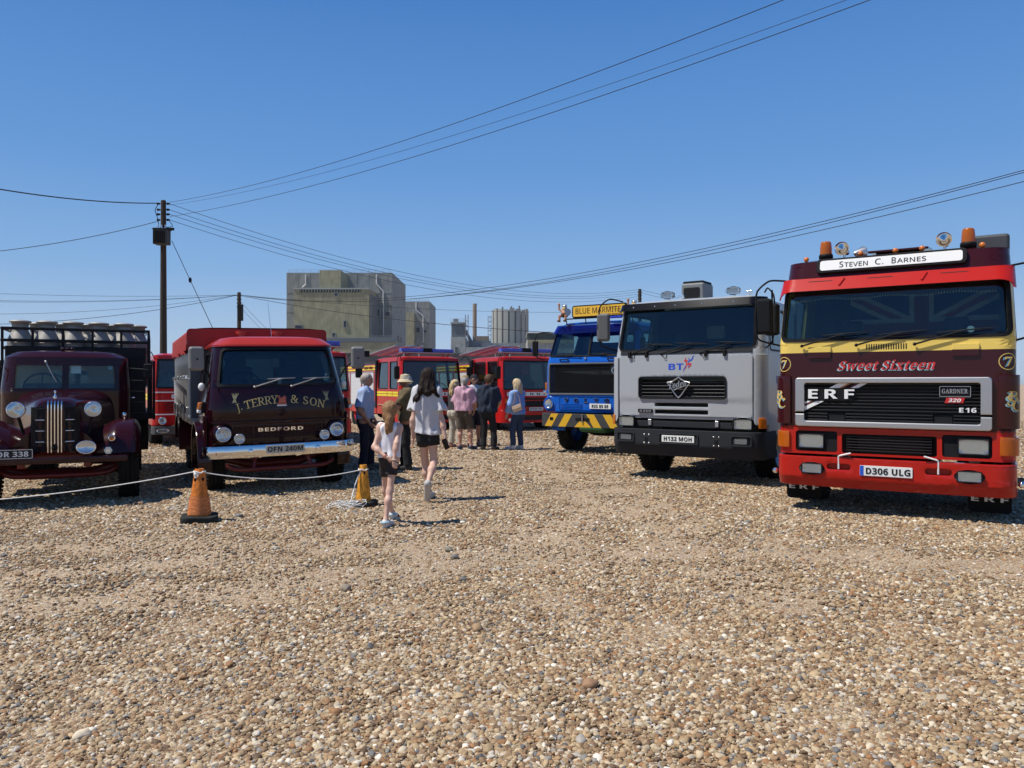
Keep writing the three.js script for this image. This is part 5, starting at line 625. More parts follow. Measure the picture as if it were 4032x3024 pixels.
  for (let row = 0; row < 2; row++) for (let i = 0; i < 5; i++) { const u = -.73 + i * .355 + row * .19, w = z0 - .24 - row * .42; const o2 = thing('milk_churn', row ? `dull milk churn in the back row, ${where[i]}` : `dull milk churn in the front row, ${where[i]}`, 'milk churn', 'milk churns on the old lorry', [X + u * c + w * s, 1.80, Z - u * s + w * c], rnd() * 6); add(o2, 'can', cg.b, tin); add(o2, 'lid', cg.l, tin); const hp = add(o2, 'hoop', cg.r, tin); hp.position.y = .38; for (const k of [-1, 1]) add(o2, 'handle', tube([[k * .12, .56, -.045], [k * .16, .60, -.04], [k * .165, .60, .04], [k * .12, .56, .045]], .008, 12, 6), tin); }
}
// ---------- fire engines ----------
function fireEngine(label, x, z, yaw, { W = 2.3, text = null, plate = null, bar = true, dodge = false, ladder = true, roof = 2.48, banner = true, flood = false }) {
  const o = thing('fire_engine', label, 'fire engine', 'fire engines parked behind', [x, 0, z], yaw * Math.PI / 180);
  const red = paint(.44, .012, .012, .28), black = M.black, H = roof, wsT = H - .17, wsB = dodge ? 1.45 : 1.37;
  const f = skin({ W, r: .16, bow: .05, lean: h => h < wsB ? 0 : -(h - wsB) * .12, half: h => 1 - Math.max(0, h - wsB) * .05 }), zc = -2.35, Sd = f.side(zc), P = (u, h, d) => f(f.s(u), h, d), sw = f.s(W / 2 - .09);
  const up = holed(rr(-Sd, .52, Sd, H - .06, 0), rr(-sw, wsB, sw, wsT, .05, THREE.Path)); if (!dodge) up.holes.push(rr(-.78, .80, .78, 1.10, .02, THREE.Path));
  for (const s of [-1, 1]) for (const [a, b] of [[-.28, -1.05], [-1.2, -2.2]]) { const p = f.side(a), q = f.side(b); up.holes.push(rr(s > 0 ? p : -q, wsB + .01, s > 0 ? q : -p, wsT, .05, THREE.Path)); }
  add(o, 'cab_shell', wrap(up, f, -.03, 0, .12), red); add(o, 'windscreen', wrap(rr(-sw, wsB, sw, wsT, .05), f, -.024, -.018, .2), M.tint); add(o, 'windscreen_seal', wrap(ring(-sw - .015, wsB - .015, sw + .015, wsT + .015, .06, .04), f, -.01, .008, .12), M.seal);
  for (const s of [-1, 1]) for (const [a, b] of [[-.28, -1.05], [-1.2, -2.2]]) { const p = f.side(a), q = f.side(b); add(o, 'side_window', wrap(rr(s > 0 ? p : -q, wsB + .01, s > 0 ? q : -p, wsT, .05), f, -.024, -.018, .3), M.tint); add(o, 'window_seal', wrap(ring(s > 0 ? p : -q, wsB + .01, s > 0 ? q : -p, wsT, .05, .03), f, -.01, .005, .15), M.seal); }
  add(o, 'roof', lid(f, H - .061, .07, zc, 3), red); add(o, 'cab_back', ext(holed(rr(-W / 2 + .05, .8, W / 2 - .05, H - .05, .05), rr(-.8, wsB, .8, wsT - .1, .05, THREE.Path)), .03, zc), red); add(o, 'cab_floor', box(W - .1, .05, 2.2, 0, .82, -1.2), M.trim);
  add(o, 'dashboard', box(W - .3, .18, .3, 0, wsB - .08, -.3, .05), M.trim); steeringWheel(o, .5, wsB + .05, -.55); for (const u of [-.5, .5]) seatAt(o, u, 1.0, -1.0); for (const u of [-.6, 0, .6]) seatAt(o, u, 1.0, -2.0);
  if (!dodge) {
    add(o, 'grille_void', box(1.6, .34, .02, 0, .95, -.3), M.core); for (let i = 0; i < 5; i++) add(o, 'grille_slat', bend(box(1.54, .03, .05, 0, .83 + i * .06, -.02, 0), f, .2), i === 3 ? red : M.slat);
    add(o, 'white_band', wrap(rr(-W / 2 + .2, 1.16, W / 2 - .2, 1.28, 0), f, .001, .004, .15), M.plateWhite); if (text) add(o, 'lettering', bend(letters(text, { h: .075, w: 1.25, d: .003, gap: .9 }).translate(0.05, 1.22, .0045), f, 0), M.black);
    const fb = skin({ W: W + .04, r: .2, bow: .05, lean: () => .1 }), Sb = fb.side(-.6); add(o, 'bumper', wrap(holed(rr(-Sb, .28, Sb, .64, .03), rr(-.62, .36, .62, .60, .02, THREE.Path)), fb, -.06, 0, .1, .01), red); add(o, 'winch_bay', box(1.3, .28, .02, 0, .48, -.2), M.core); if (plate) numberPlate(o, plate, .1, .72, .03, .52, .11, M.plateWhite, M.plateBlack, f);
    for (const s of [-1, 1]) { boxLamp(o, 'headlight', s > 0 ? .72 : -1.0, .67, s > 0 ? 1.0 : -.72, .79, -.0, black, .05); add(o, 'indicator', wrap(rr(s > 0 ? .86 : -1.0, .92, s > 0 ? 1.0 : -.86, 1.06, .01), f, .001, .02, .1), M.amberSolid); add(o, 'lower_lamp', slab(s * .85 - .1, .34, s * .85 + .1, .42, .1, .02, .01, .003), M.plateWhite); add(o, 'marker_lamp', slab(s * .8 - .06, H - .05, s * .8 + .06, H - .02, -.16, .03, .01, .002), M.amberSolid); }
  } else {
    for (const y of [1.33, 1.12, .78]) add(o, 'white_line', wrap(rr(-f.side(-.3), y, f.side(-.3), y + .028, 0), f, .001, .004, .15), M.plateWhite); add(o, 'grille', wrap(rr(-.85, .84, .85, 1.08, .02), f, .001, .01, .2), M.slat); for (let i = 0; i < 4; i++) add(o, 'grille_slat', wrap(rr(-.95, .86 + i * .055, .0, .885 + i * .055, .006), f, .0105, .03, .2), red);
    for (const [ch, u] of [['D', -.62], ['O', -.3], ['D', .0], ['G', .3], ['E', .62]]) { const p = add(o, 'letter_plate', wrap(rr(u - .1, 1.19, u + .1, 1.29, .02), f, .001, .014, 0), M.plateWhite); add(p, 'lettering', bend(letters(ch, { h: .06, w: .08, d: .002 }).translate(u, 1.24, .0145), f, 0), black); }
    const fb = skin({ W: W + .02, r: .15, lean: () => .08 }), Sb = fb.side(-.4); add(o, 'bumper', wrap(rr(-Sb, .30, Sb, .50, .02), fb, -.05, 0, .12, .01), matte(.06, .062, .06, .6)); for (const s of [-1, 1]) { roundLamp(o, 'headlight', s * .93, .64, .03, .09); boxLamp(o, 'fog_lamp', s * .93 - .12, .35, s * .93 + .12, .44, .09, M.chrome, .03); } add(o, 'front_plate', slab(-.3, .45, .3, .53, .09, .01, .01, 0), M.plateWhite);
  }
  // sides: reflective stripes, lockers with shutters
  const zb = zc - .2, len = 4.6, bw = W / 2 - .01; add(o, 'body', box(W - .06, 1.75, len, 0, 1.37, zb - len / 2, .03), red);
  for (const s of [-1, 1]) {
    const a = f.side(-.22), b = Sd; for (const y of [1.14, 1.23]) { for (const [p, q] of [[-.24, -.75], [-.8, -1.25], [-1.3, -2.3]]) add(o, 'reflective_stripe', wrap(rr(s > 0 ? f.side(p) : -f.side(q), y, s > 0 ? f.side(q) : -f.side(p), y + .065, .004), f, .001, .004, .3), M.yellowRef); }
    add(o, 'intake_duct', box(.12, 1.7, .16, s * (bw - .02), 1.55, zc - .1, .03), black);
    for (let k = 0; k < 3; k++) { const z0 = zb - .25 - k * 1.42; const sh = new THREE.Group(); sh.name = 'roller_shutter'; o.add(sh); add(sh, 'frame', ext(ring(-.02, .75, 1.30, 2.0, .01, .04), .02, 0, .003).rotateY(s * Math.PI / 2).translate(s * (bw - .025), 0, s > 0 ? z0 : z0 - 1.28), M.brushed); for (let i = 0; i < 22; i++) add(sh, 'slat', box(.02, .05, 1.22, s * (bw - .02), .82 + i * .053, z0 - .64, .008), matte(.62, .62, .62, .5)); }
    if (banner) { add(o, 'yellow_banner', box(.012, .16, len - .1, s * (bw - .015), 2.13, zb - len / 2, 0), M.yellowRef); add(o, 'red_stripe', box(.014, .05, len - .1, s * (bw - .014), 2.13, zb - len / 2, 0), red); add(o, 'side_lettering', letters('KENT FIRE', { h: .1, w: .9, d: .004 }).rotateY(s * Math.PI / 2).translate(s * (bw - .006), 2.13, zb - .8), black); }
    boxMirror(o, s * (W / 2 + .17), wsB + .55, .06, .18, .42, .1, black, [[[s * (W / 2 - .06), H - .15, -.15], [s * (W / 2 + .05), H + .02, .0], [s * (W / 2 + .17), wsT, .08], [s * (W / 2 + .17), wsB + .5, .1]]], s * -.2);
    add(o, 'side_locker', box(.03, .42, .6, s * (bw + .005), .62, zb - 1.9, .02), red); fender(o, 'wheel_arch', s * 1.0 - .1, s * 1.0 + .16, -1.15, .46, .55, .03, -.1, Math.PI + .1, black);
  }
  if (bar) { const lb = new THREE.Group(); lb.name = 'light_bar'; o.add(lb); const y = H + .14; add(lb, 'base', box(W - .35, .05, .26, 0, y - .02, -.55, .02), M.alloy); for (const s of [-1, 1]) add(lb, 'lens', box(.78, .11, .26, s * .56, y + .06, -.55, .02), M.blueLens); add(lb, 'centre_box', box(.32, .13, .22, 0, y + .075, -.55, .01), black); for (const s of [-1, 1]) add(lb, 'bracket', join(rod([s * .7, H - .02, -.5], [s * .82, y - .02, -.5], .02), rod([s * .7, H - .02, -.6], [s * .55, y - .02, -.6], .02)), red); }
  else beacon(o, .15, H, -.5, M.blueLens, 1.35);
  if (ladder) { const ld = new THREE.Group(); ld.name = 'ladder'; o.add(ld); const A = V(-.95, H + .36, -.95), Bk = V(-.95, H + .14, zc - 1.6), C = u => { const d = V(.42, 0, 0); return [A.clone().addScaledVector(d, u), Bk.clone().addScaledVector(d, u)]; }; for (const u of [0, 1, 1.3, 2.3]) add(ld, 'stile', rod(...C(u), .035, .035, 6), M.alloy); for (const u0 of [0, 1.3]) for (let i = 0; i < 16; i++) { const t = (i + .5) / 16, [a0, b0] = C(u0), [a1, b1] = C(u0 + 1); add(ld, 'rung', rod(a0.lerp(b0, t), a1.lerp(b1, t), .014, .014, 6), M.alloy); } add(ld, 'gantry', tube([[.35, H - .3, zc - 1.2], [.35, H + .45, zc - 1.2], [.95, H + .45, zc - 1.3], [.95, H - .3, zc - 1.3]], .022, 30, 6), M.brushed); add(ld, 'roof_box', box(.5, .2, 1.6, .7, 2.35, zc - 2.2), red); }
  if (flood) { add(o, 'flood_lamp', join(box(.2, .16, .1, W / 2 + .35, H - .08, .05, .02), rod([W / 2 + .05, H - .3, -.1], [W / 2 + .35, H - .12, .02], .02)), black); }
  axleAndFrame(o, { z1: -1.15, z2: -5.0, R: .46, mat: black, track: .98, w: .26, rimMat: red, front: -.1, y: .66 });
  return o;
}
fireEngine('red fire engine with a blue light bar, behind the long-haired walker', -2.62, -25.55, 29, { W: 2.25, text: '+RAPIER' });
fireEngine('red fire engine with white band and number plate, beside the blue lorry', .70, -25.5, 27, { text: 'DENNIS', plate: 'N529 XKJ' });
fireEngine('red fire engine mostly hidden behind the tarpaulin lorry', -5.2, -19.5, 26, { roof: 2.42, flood: true });
fireEngine('red fire engine with a single blue beacon, seen between the two maroon lorries', -7.85, -19.5, 30, { bar: false, dodge: true, ladder: false, roof: 2.33, banner: false });
// ---------- people: continuous skins meshed from a distance field ----------
function surfaceNet(f, lo, hi, c) {
  const nx = Math.ceil((hi.x - lo.x) / c) + 1, ny = Math.ceil((hi.y - lo.y) / c) + 1, nz = Math.ceil((hi.z - lo.z) / c) + 1, v = new Float32Array(nx * ny * nz), id = new Int32Array(nx * ny * nz).fill(-1), pos = [], idx = [];
  for (let k = 0, o = 0; k < nz; k++) for (let j = 0; j < ny; j++) for (let i = 0; i < nx; i++, o++) v[o] = f(lo.x + i * c, lo.y + j * c, lo.z + k * c);
  const sy = nx, sz = nx * ny, off = [0, 1, sy, sy + 1, sz, sz + 1, sz + sy, sz + sy + 1], E = [[0, 1], [2, 3], [4, 5], [6, 7], [0, 2], [1, 3], [4, 6], [5, 7], [0, 4], [1, 5], [2, 6], [3, 7]];
  for (let k = 0; k < nz - 1; k++) for (let j = 0; j < ny - 1; j++) for (let i = 0; i < nx - 1; i++) {
    const o = i + j * sy + k * sz; let m = 0; for (let q = 0; q < 8; q++) if (v[o + off[q]] < 0) m |= 1 << q; if (m === 0 || m === 255) continue;
    let x = 0, y = 0, z = 0, n = 0; for (const [a, b] of E) { const A = v[o + off[a]], Bv = v[o + off[b]]; if ((A < 0) === (Bv < 0)) continue; const t = A / (A - Bv); x += (a & 1) + t * ((b & 1) - (a & 1)); y += (a >> 1 & 1) + t * ((b >> 1 & 1) - (a >> 1 & 1)); z += (a >> 2) + t * ((b >> 2) - (a >> 2)); n++; }
    id[o] = pos.length / 3; pos.push(lo.x + (i + x / n) * c, lo.y + (j + y / n) * c, lo.z + (k + z / n) * c);
  }
  const quad = (a, b, d, e, flip) => { if (a < 0 || b < 0 || d < 0 || e < 0) return; flip ? idx.push(a, d, b, a, e, d) : idx.push(a, b, d, a, d, e); };
  for (let k = 1; k < nz - 1; k++) for (let j = 1; j < ny - 1; j++) for (let i = 1; i < nx - 1; i++) { const o = i + j * sy + k * sz, A = v[o] < 0; if (A !== v[o + 1] < 0) quad(id[o - sy - sz], id[o - sz], id[o], id[o - sy], !A); if (A !== v[o + sy] < 0) quad(id[o - 1 - sz], id[o - 1], id[o], id[o - sz], !A); if (A !== v[o + sz] < 0) quad(id[o - 1 - sy], id[o - sy], id[o], id[o - 1], !A); }
  const g = new THREE.BufferGeometry(); g.setAttribute('position', new THREE.Float32BufferAttribute(pos, 3)); g.setAttribute('uv', new THREE.Float32BufferAttribute(pos.flatMap((q, i) => i % 3 === 0 ? [q + pos[i + 2], pos[i + 1]] : []), 2)); g.setIndex(idx); g.computeVertexNormals(); return g;
}
const bone = (a, b, ra, rb = ra) => [a.x, a.y, a.z, ra, b.x - a.x, b.y - a.y, b.z - a.z, rb - ra];
const clipped = (b, p, n, k) => { b.clip = (x, y, z) => (x - p.x) * n.x + (y - p.y) * n.y + (z - p.z) * n.z; if (k) b.k = k; return b; };
const boneD = (B, x, y, z) => { const px = x - B[0], py = y - B[1], pz = z - B[2], L = B[4] * B[4] + B[5] * B[5] + B[6] * B[6]; let t = L ? (px * B[4] + py * B[5] + pz * B[6]) / L : 0; t = t < 0 ? 0 : t > 1 ? 1 : t; const dx = px - B[4] * t, dy = py - B[5] * t, dz = pz - B[6] * t; return Math.sqrt(dx * dx + dy * dy + dz * dz) - (B[3] + B[7] * t); };
const smin = (a, b, k) => { const h = Math.max(k - Math.abs(a - b), 0) / k; return Math.min(a, b) - h * h * k * .25; };
function blob(bones, k, cell, { grow = 0, cuts = [], fold = 0, ff = [9, 3.2, 9], seed = 0 } = {}) {
  const lo = V(9, 9, 9), hi = V(-9, -9, -9); for (const B of bones) for (const t of [0, 1]) { const p = V(B[0] + B[4] * t, B[1] + B[5] * t, B[2] + B[6] * t), r = B[3] + B[7] * t + grow + fold + cell * 2.5; lo.min(p.clone().subScalar(r)); hi.max(p.clone().addScalar(r)); }
  const f = (x, y, z) => { let d = 1; for (const B of bones) { let q = boneD(B, x, y, z); if (B.clip) { const c = B.clip(x, y, z); if (c > q - grow) q = c + grow; } if (q < d + k) d = smin(d, q, B.k ?? k); } d -= grow; if (d < .06 && fold) d += fold * noise(x * ff[0] + seed, y * ff[1] + seed, z * ff[2]); for (const c of cuts) { const q = c(x, y, z); if (q > d) d = q; } return d; };
  return surfaceNet(f, lo, hi, cell);
}
const mix = (a, b, t) => a.clone().lerp(b, t), off = (a, x, y, z) => V(a.x + x, a.y + y, a.z + z);
function standing(H, face, o = {}) { // joints of a standing figure, facing local angle face (0 = towards +z)
  const J = { head: [0, .932, .012], neck: [0, .862, -.005], chest: [0, .75, 0], pelvis: [0, .53, 0], shL: [-.094, .806, 0], shR: [.094, .806, 0], elL: [-.122, .635, -.012], elR: [.122, .635, -.012], wrL: [-.128, .495, .035], wrR: [.128, .495, .035], hpL: [-.05, .515, 0], hpR: [.05, .515, 0], knL: [-.06, .285, .01], knR: [.06, .285, .01], anL: [-.065, .048, -.015], anR: [.065, .048, -.015], toL: [-.085, .015, .09], toR: [.085, .015, .09], ...o };
  { const k = Math.sin(H * 137 + face * 11), q = k > 0 ? 'R' : 'L', e = k > 0 ? 1 : -1, a = .5 + .5 * Math.abs(k); J.pelvis[0] -= e * .012 * a; J.hpL[0] -= e * .012 * a; J.hpR[0] -= e * .012 * a; J['kn' + q] = [J['kn' + q][0] + e * .012 * a, J['kn' + q][1], J['kn' + q][2] + .028 * a]; J['an' + q] = [J['an' + q][0] + e * .022 * a, J['an' + q][1], J['an' + q][2] + .035 * a]; J['to' + q] = [J['to' + q][0] + e * .035 * a, J['to' + q][1], J['to' + q][2] + .03 * a]; J.head = [J.head[0] + e * .008, J.head[1], J.head[2]]; J['sh' + q] = [J['sh' + q][0], J['sh' + q][1] - .008, J['sh' + q][2] + .008]; }
  const out = {}, c = Math.cos(face), s = Math.sin(face); for (const k in J) { const [x, y, z] = J[k]; out[k] = V((x * c + z * s) * H, y * H, (-x * s + z * c) * H); } out.dir = V(s, 0, c); return out;
}
function handBones(w, dir, side, curl, s, bend = .5) { // palm, four fingers of unequal length and a thumb from the palm's side
  const d = dir.clone().normalize(), sd = side.clone().normalize(), cu = curl.clone().normalize(), B = [], P = (a, b, c) => w.clone().addScaledVector(d, a * s).addScaledVector(sd, b * s).addScaledVector(cu, c * s);
  B.push(bone(P(0, 0, 0), P(.02, 0, 0), .022 * s, .024 * s), bone(P(.03, -.022, 0), P(.085, -.026, 0), .014 * s, .012 * s), bone(P(.03, 0, 0), P(.09, 0, 0), .016 * s, .012 * s), bone(P(.03, .02, 0), P(.085, .026, 0), .014 * s, .011 * s));
  [[-.03, .06], [-.011, .072], [.009, .067], [.028, .052]].forEach(([b, L]) => { const a0 = P(.085, b, 0), a1 = P(.085 + L * .5 * Math.cos(bend * .7), b, L * .5 * Math.sin(bend * .7)), a2 = P(.085 + L * .5 * Math.cos(bend * .7) + L * .5 * Math.cos(bend * 1.8), b, L * .5 * Math.sin(bend * .7) + L * .5 * Math.sin(bend * 1.8)); B.push(bone(a0, a1, .0095 * s, .0085 * s), bone(a1, a2, .0085 * s, .007 * s)); });
  B.push(bone(P(.025, -.024, .004), P(.05, -.05, .018), .012 * s, .0105 * s), bone(P(.05, -.05, .018), P(.078, -.056, .03), .0105 * s, .008 * s)); return B;
}
function person(label, J, H, spec) {
  const s = H / 1.72, near = spec.cell ?? .014, base = spec.at, o = thing('person', label, 'person', spec.group ?? 'visitors', [base.x, 0, base.z]);
  const kid = spec.kid ?? 1, th = s * kid, D = J.dir, up = V(0, 1, 0), rt = new THREE.Vector3().crossVectors(up, D);
  const h = J.head, hs = s * (spec.headK ?? 1), at3 = (f, u, r) => h.clone().addScaledVector(D, f * hs).addScaledVector(up, u * hs).addScaledVector(rt, r * hs);
  const bulk = spec.bulk ?? 1, torso = [bone(mix(J.shL, J.chest, .25), J.hpL, .082 * th * bulk, .092 * th * bulk), bone(mix(J.shR, J.chest, .25), J.hpR, .082 * th * bulk, .092 * th * bulk), bone(J.chest, J.pelvis, .10 * th * bulk, .10 * th * bulk), bone(J.shL, J.shR, .056 * th), bone(off(J.neck, 0, -.045 * s, 0), off(h, 0, -.03 * s, 0), .050 * th, .047 * th)];
  const butt = ['L', 'R'].map(q => bone(J['hp' + q].clone().addScaledVector(D, -.035 * s), J['hp' + q].clone().addScaledVector(D, -.03 * s).add(V(0, -.05 * s, 0)), .088 * th, .085 * th));
  const arm = q => [bone(J['sh' + q], J['el' + q], .047 * th, .037 * th), bone(J['el' + q], mix(J['el' + q], J['wr' + q], .3), .037 * th, .037 * th), bone(mix(J['el' + q], J['wr' + q], .3), J['wr' + q], .037 * th, .024 * th)];
  const lk = (spec.legs?.len ?? 0) > 1 ? .74 : 1, leg = q => { const a = J['kn' + q], b = J['an' + q], back = D.clone().multiplyScalar(-.016 * s); return [bone(J['hp' + q], a, .083 * th * lk, .052 * th * lk), bone(a, mix(a, b, .33).add(back), .05 * th * lk, .054 * th * lk), bone(mix(a, b, .33).add(back), b, .054 * th * lk, .033 * th)]; };
  const foot = q => [bone(J['an' + q], J['to' + q], .036 * th, .03 * th)];
  const bb = [...torso, ...butt, ...arm('L'), ...arm('R'), ...leg('L'), ...leg('R'), ...foot('L'), ...foot('R')], parts = [blob(bb, .045, near, {})];
  const face = [bone(at3(-.012, .03, 0), at3(.008, .03, 0), .088 * hs), bone(at3(.02, -.02, 0), at3(.038, -.07, 0), .066 * hs, .036 * hs), bone(at3(.08, .0, 0), at3(.103, -.028, 0), .010 * hs, .014 * hs), bone(at3(.07, .03, -.03), at3(.07, .03, .03), .02 * hs), bone(at3(.082, -.058, -.014), at3(.082, -.058, .014), .009 * hs), ...[-1, 1].map(e => bone(at3(-.008, .018, e * .086), at3(-.012, -.018, e * .082), .014 * hs, .010 * hs))];
  parts.push(blob(face, .03, Math.min(near, .009), {}));
  for (const q of ['L', 'R']) { const hd = spec['hand' + q] ?? {}; const d = hd.dir ?? J['wr' + q].clone().sub(J['el' + q]); parts.push(blob(handBones(J['wr' + q], d, hd.side ?? D.clone().multiplyScalar(-1), hd.curl ?? rt.clone().multiplyScalar(q === 'L' ? 1 : -1), th, hd.bend ?? .55), .008, Math.min(near, .005), {})); }
  add(o, 'body', join(...parts), spec.skin ?? M.skin);
  if (spec.eyes) { for (const e of [-1, 1]) { const p = at3(.083, .012, e * .031); const w = add(o, 'eye', ball(.012 * hs, p.x, p.y, p.z, 1, .7, 1, 8), M.white); const q = at3(.091, .012, e * .031); add(w, 'iris', ball(.006 * hs, q.x, q.y, q.z, 1, 1, 1, 6), M.black); } const m0 = at3(.088, -.052, -.02), m1 = at3(.088, -.052, .02); add(o, 'mouth', rod(m0, m1, .006 * hs), matte(.35, .12, .1, .6)); }
  // clothes
  const fab = (c, r = .9) => new THREE.MeshPhysicalMaterial({ color: lin(...c), roughness: r, sheen: .25, sheenRoughness: .6, bumpMap: texFine, bumpScale: .0015, side: THREE.DoubleSide });
  const t = spec.top; if (t) {
    const hem = t.hem * H, B = [torso[0], torso[1], torso[2], t.sleeve ? torso[3] : bone(mix(J.shL, J.chest, .3), mix(J.shR, J.chest, .3), .05 * th), ...(t.sleeve ? [bone(mix(J.shL, J.shR, .25), mix(J.neck, J.chest, .12), .045 * th), bone(mix(J.shL, J.shR, .75), mix(J.neck, J.chest, .12), .045 * th)] : [bone(mix(J.shL, J.shR, .22), J.chest, .042 * th), bone(mix(J.shL, J.shR, .78), J.chest, .042 * th)]), ...butt];
    if (t.sleeve) for (const q of ['L', 'R']) { const a = J['sh' + q], e = J['el' + q], w = J['wr' + q], L = t.sleeve, n = (L < 1 ? e.clone().sub(a) : w.clone().sub(e)).normalize(), p = L < 1 ? mix(a, e, L) : mix(e, w, L - 1); if (L < 1) B.push(clipped(bone(a, mix(a, e, L + .2), .046 * th, (.050 + (t.cuff ?? 0)) * th), p, n)); else B.push(bone(a, e, .048 * th, .046 * th), clipped(bone(e, mix(e, w, L - 1 + .15), .048 * th, .042 * th), p, n)); }
    const cuts = [(x, y, z) => hem - y - (t.wave ? t.wave * Math.sin(x * 9 + 1) : 0), (x, y, z) => (t.neck ?? .066) * s - Math.hypot(x - J.neck.x, (y - J.neck.y - .04 * s) * .8, z - J.neck.z)];
    add(o, t.name ?? 'shirt', blob(B, .05, near, { grow: .012 * s + (t.grow ?? 0), cuts, fold: t.fold ?? .016, seed: H * 31, ff: t.ff ?? [9, 3.4, 9] }), fab(t.c));
  }
  const tr = spec.legs; if (tr) { const B = [...butt, bone(J.pelvis, off(J.pelvis, 0, .03, 0), .1 * th * bulk), ...['L', 'R'].flatMap(q => { const a = J['hp' + q], k = J['kn' + q], n = J['an' + q], L = tr.len; if (L <= 1) { const p = mix(a, k, L); return [clipped(bone(a, mix(a, k, L + .12), .088 * th, (.070 + (tr.flare ?? 0)) * th), p, k.clone().sub(a).normalize(), .02)]; } const p = mix(k, n, L - 1); return [bone(a, k, .088 * th, .066 * th), clipped(bone(k, mix(k, n, L - .9), .066 * th, (tr.flare ?? .054) * th), p, n.clone().sub(k).normalize())]; })]; add(o, tr.name, blob(B, .03, near, { grow: .012 * s, cuts: [(x, y, z) => y - tr.waist * H], fold: .012, seed: H * 17, ff: [8, 6, 8] }), fab(tr.c)); }
  for (const q of ['L', 'R']) { const a = J['an' + q], b = J['to' + q], d = b.clone().sub(a), heel = a.clone().addScaledVector(d, -.18).add(V(0, -.02 * s, 0)); const lowA = spec.tip?.[q] ? a : V(a.x, Math.min(a.y, .035 * s), a.z); const B = [bone(mix(lowA, heel, .6), b, .045 * th, .036 * th), bone(a.clone(), lowA, .04 * th, .045 * th)]; const sole = spec.tip?.[q] ? [] : [(x, y, z) => .002 - y]; const sh = add(o, 'shoe', blob(B, .02, Math.min(near, .01), { grow: .008 * s, cuts: sole }), fab(spec.shoe ?? [.03, .03, .035], .6)); if (spec.sole && !spec.tip?.[q]) add(sh, 'sole', blob([bone(V(mix(lowA, heel, .6).x, .012, mix(lowA, heel, .6).z), V(b.x, .012, b.z), .05 * th, .042 * th)], .01, Math.min(near, .01), { cuts: [(x, y, z) => Math.max(y - .022, .001 - y)] }), fab(spec.sole, .7)); if (spec.sock) add(o, 'sock', blob([bone(off(a, 0, -.01, 0), mix(a, J['kn' + q], .16), .04 * th, .038 * th)], .01, Math.min(near, .01), {}), fab(spec.sock)); }
  const hr = spec.hair; if (hr) { const B = [bone(at3(-.02, .036, 0), at3(-.005, .042, 0), .093 * hs), bone(at3(-.045, .0, 0), at3(-.05, -.03, 0), .07 * hs, .06 * hs), ...(hr.more ?? [])], cuts = [(x, y, z) => { const f = (x - h.x) * D.x + (z - h.z) * D.z, u = y - h.y; return hr.long && u < -.05 * hs ? -1 : Math.min(f - (.035 + Math.max(0, u) * .45) * hs, .2) - (u > .085 * hs ? .2 : 0); }]; if (!hr.long) cuts.push((x, y, z) => (h.y - (hr.drop ?? .05) * hs) - y); const g = blob(B, .03, Math.min(near, hr.cell ?? .009), { grow: hr.grow ?? .006, cuts, fold: hr.fold ?? .008, ff: hr.ff ?? [42, 7, 42], seed: H * 7 }), p = g.attributes.position, col = new Float32Array(p.count * 3); for (let i = 0; i < p.count; i++) { const k = 1 + .55 * noise(p.getX(i) * 75 + 5, p.getY(i) * 5, p.getZ(i) * 75) + .25 * noise(p.getX(i) * 20, p.getY(i) * 3, p.getZ(i) * 20); col.set([hr.c[0] * k, hr.c[1] * k, hr.c[2] * k], i * 3); } g.setAttribute('color', new THREE.BufferAttribute(col, 3)); add(o, 'hair', g, new THREE.MeshPhysicalMaterial({ vertexColors: true, roughness: .6, specularIntensity: .35 })); }
  if (spec.cap) { const c = spec.cap, g = [blob([bone(at3(-.012, .05, 0), at3(0, .055, 0), .098 * hs, .096 * hs)], .02, .008, { cuts: [(x, y, z) => h.y + .042 * hs - y] })]; const hat = add(o, c.bucket ? 'bucket_hat' : 'cap', c.bucket ? lathe([[.001, .132], [.07, .130], [.084, .118], [.096, .05], [.094, .04]], 28).scale(hs, hs, hs).translate(h.x, h.y, h.z) : g[0], fab(c.c)); const br = c.bucket ? lathe([[.094, .052], [.104, .044], [.15, -.004], [.152, -.009], [.10, .034], [.09, .042]], 30).scale(hs, hs, hs).translate(h.x, h.y + .0, h.z) : blob([bone(at3(.085, .052, -.035), at3(.15, .04, -.03), .008, .006), bone(at3(.085, .052, .035), at3(.15, .04, .03), .008, .006), bone(at3(.09, .06, 0), at3(.165, .045, 0), .008, .006)], .05, .006, {}); add(hat, 'brim', br, fab(c.c)); }
  return o;
}
const K6 = (x, y, D) => at(1450 + x / 2.5125, 1440 + y / 2.5125, D);
const rel = (J, b) => { for (const k in J) if (k !== 'dir') { J[k].x -= b.x; J[k].z -= b.z; } return J; };
const skinA = matte(.52, .31, .22, .5), skinB = matte(.44, .23, .15, .5), skinC = matte(.58, .36, .27, .5);
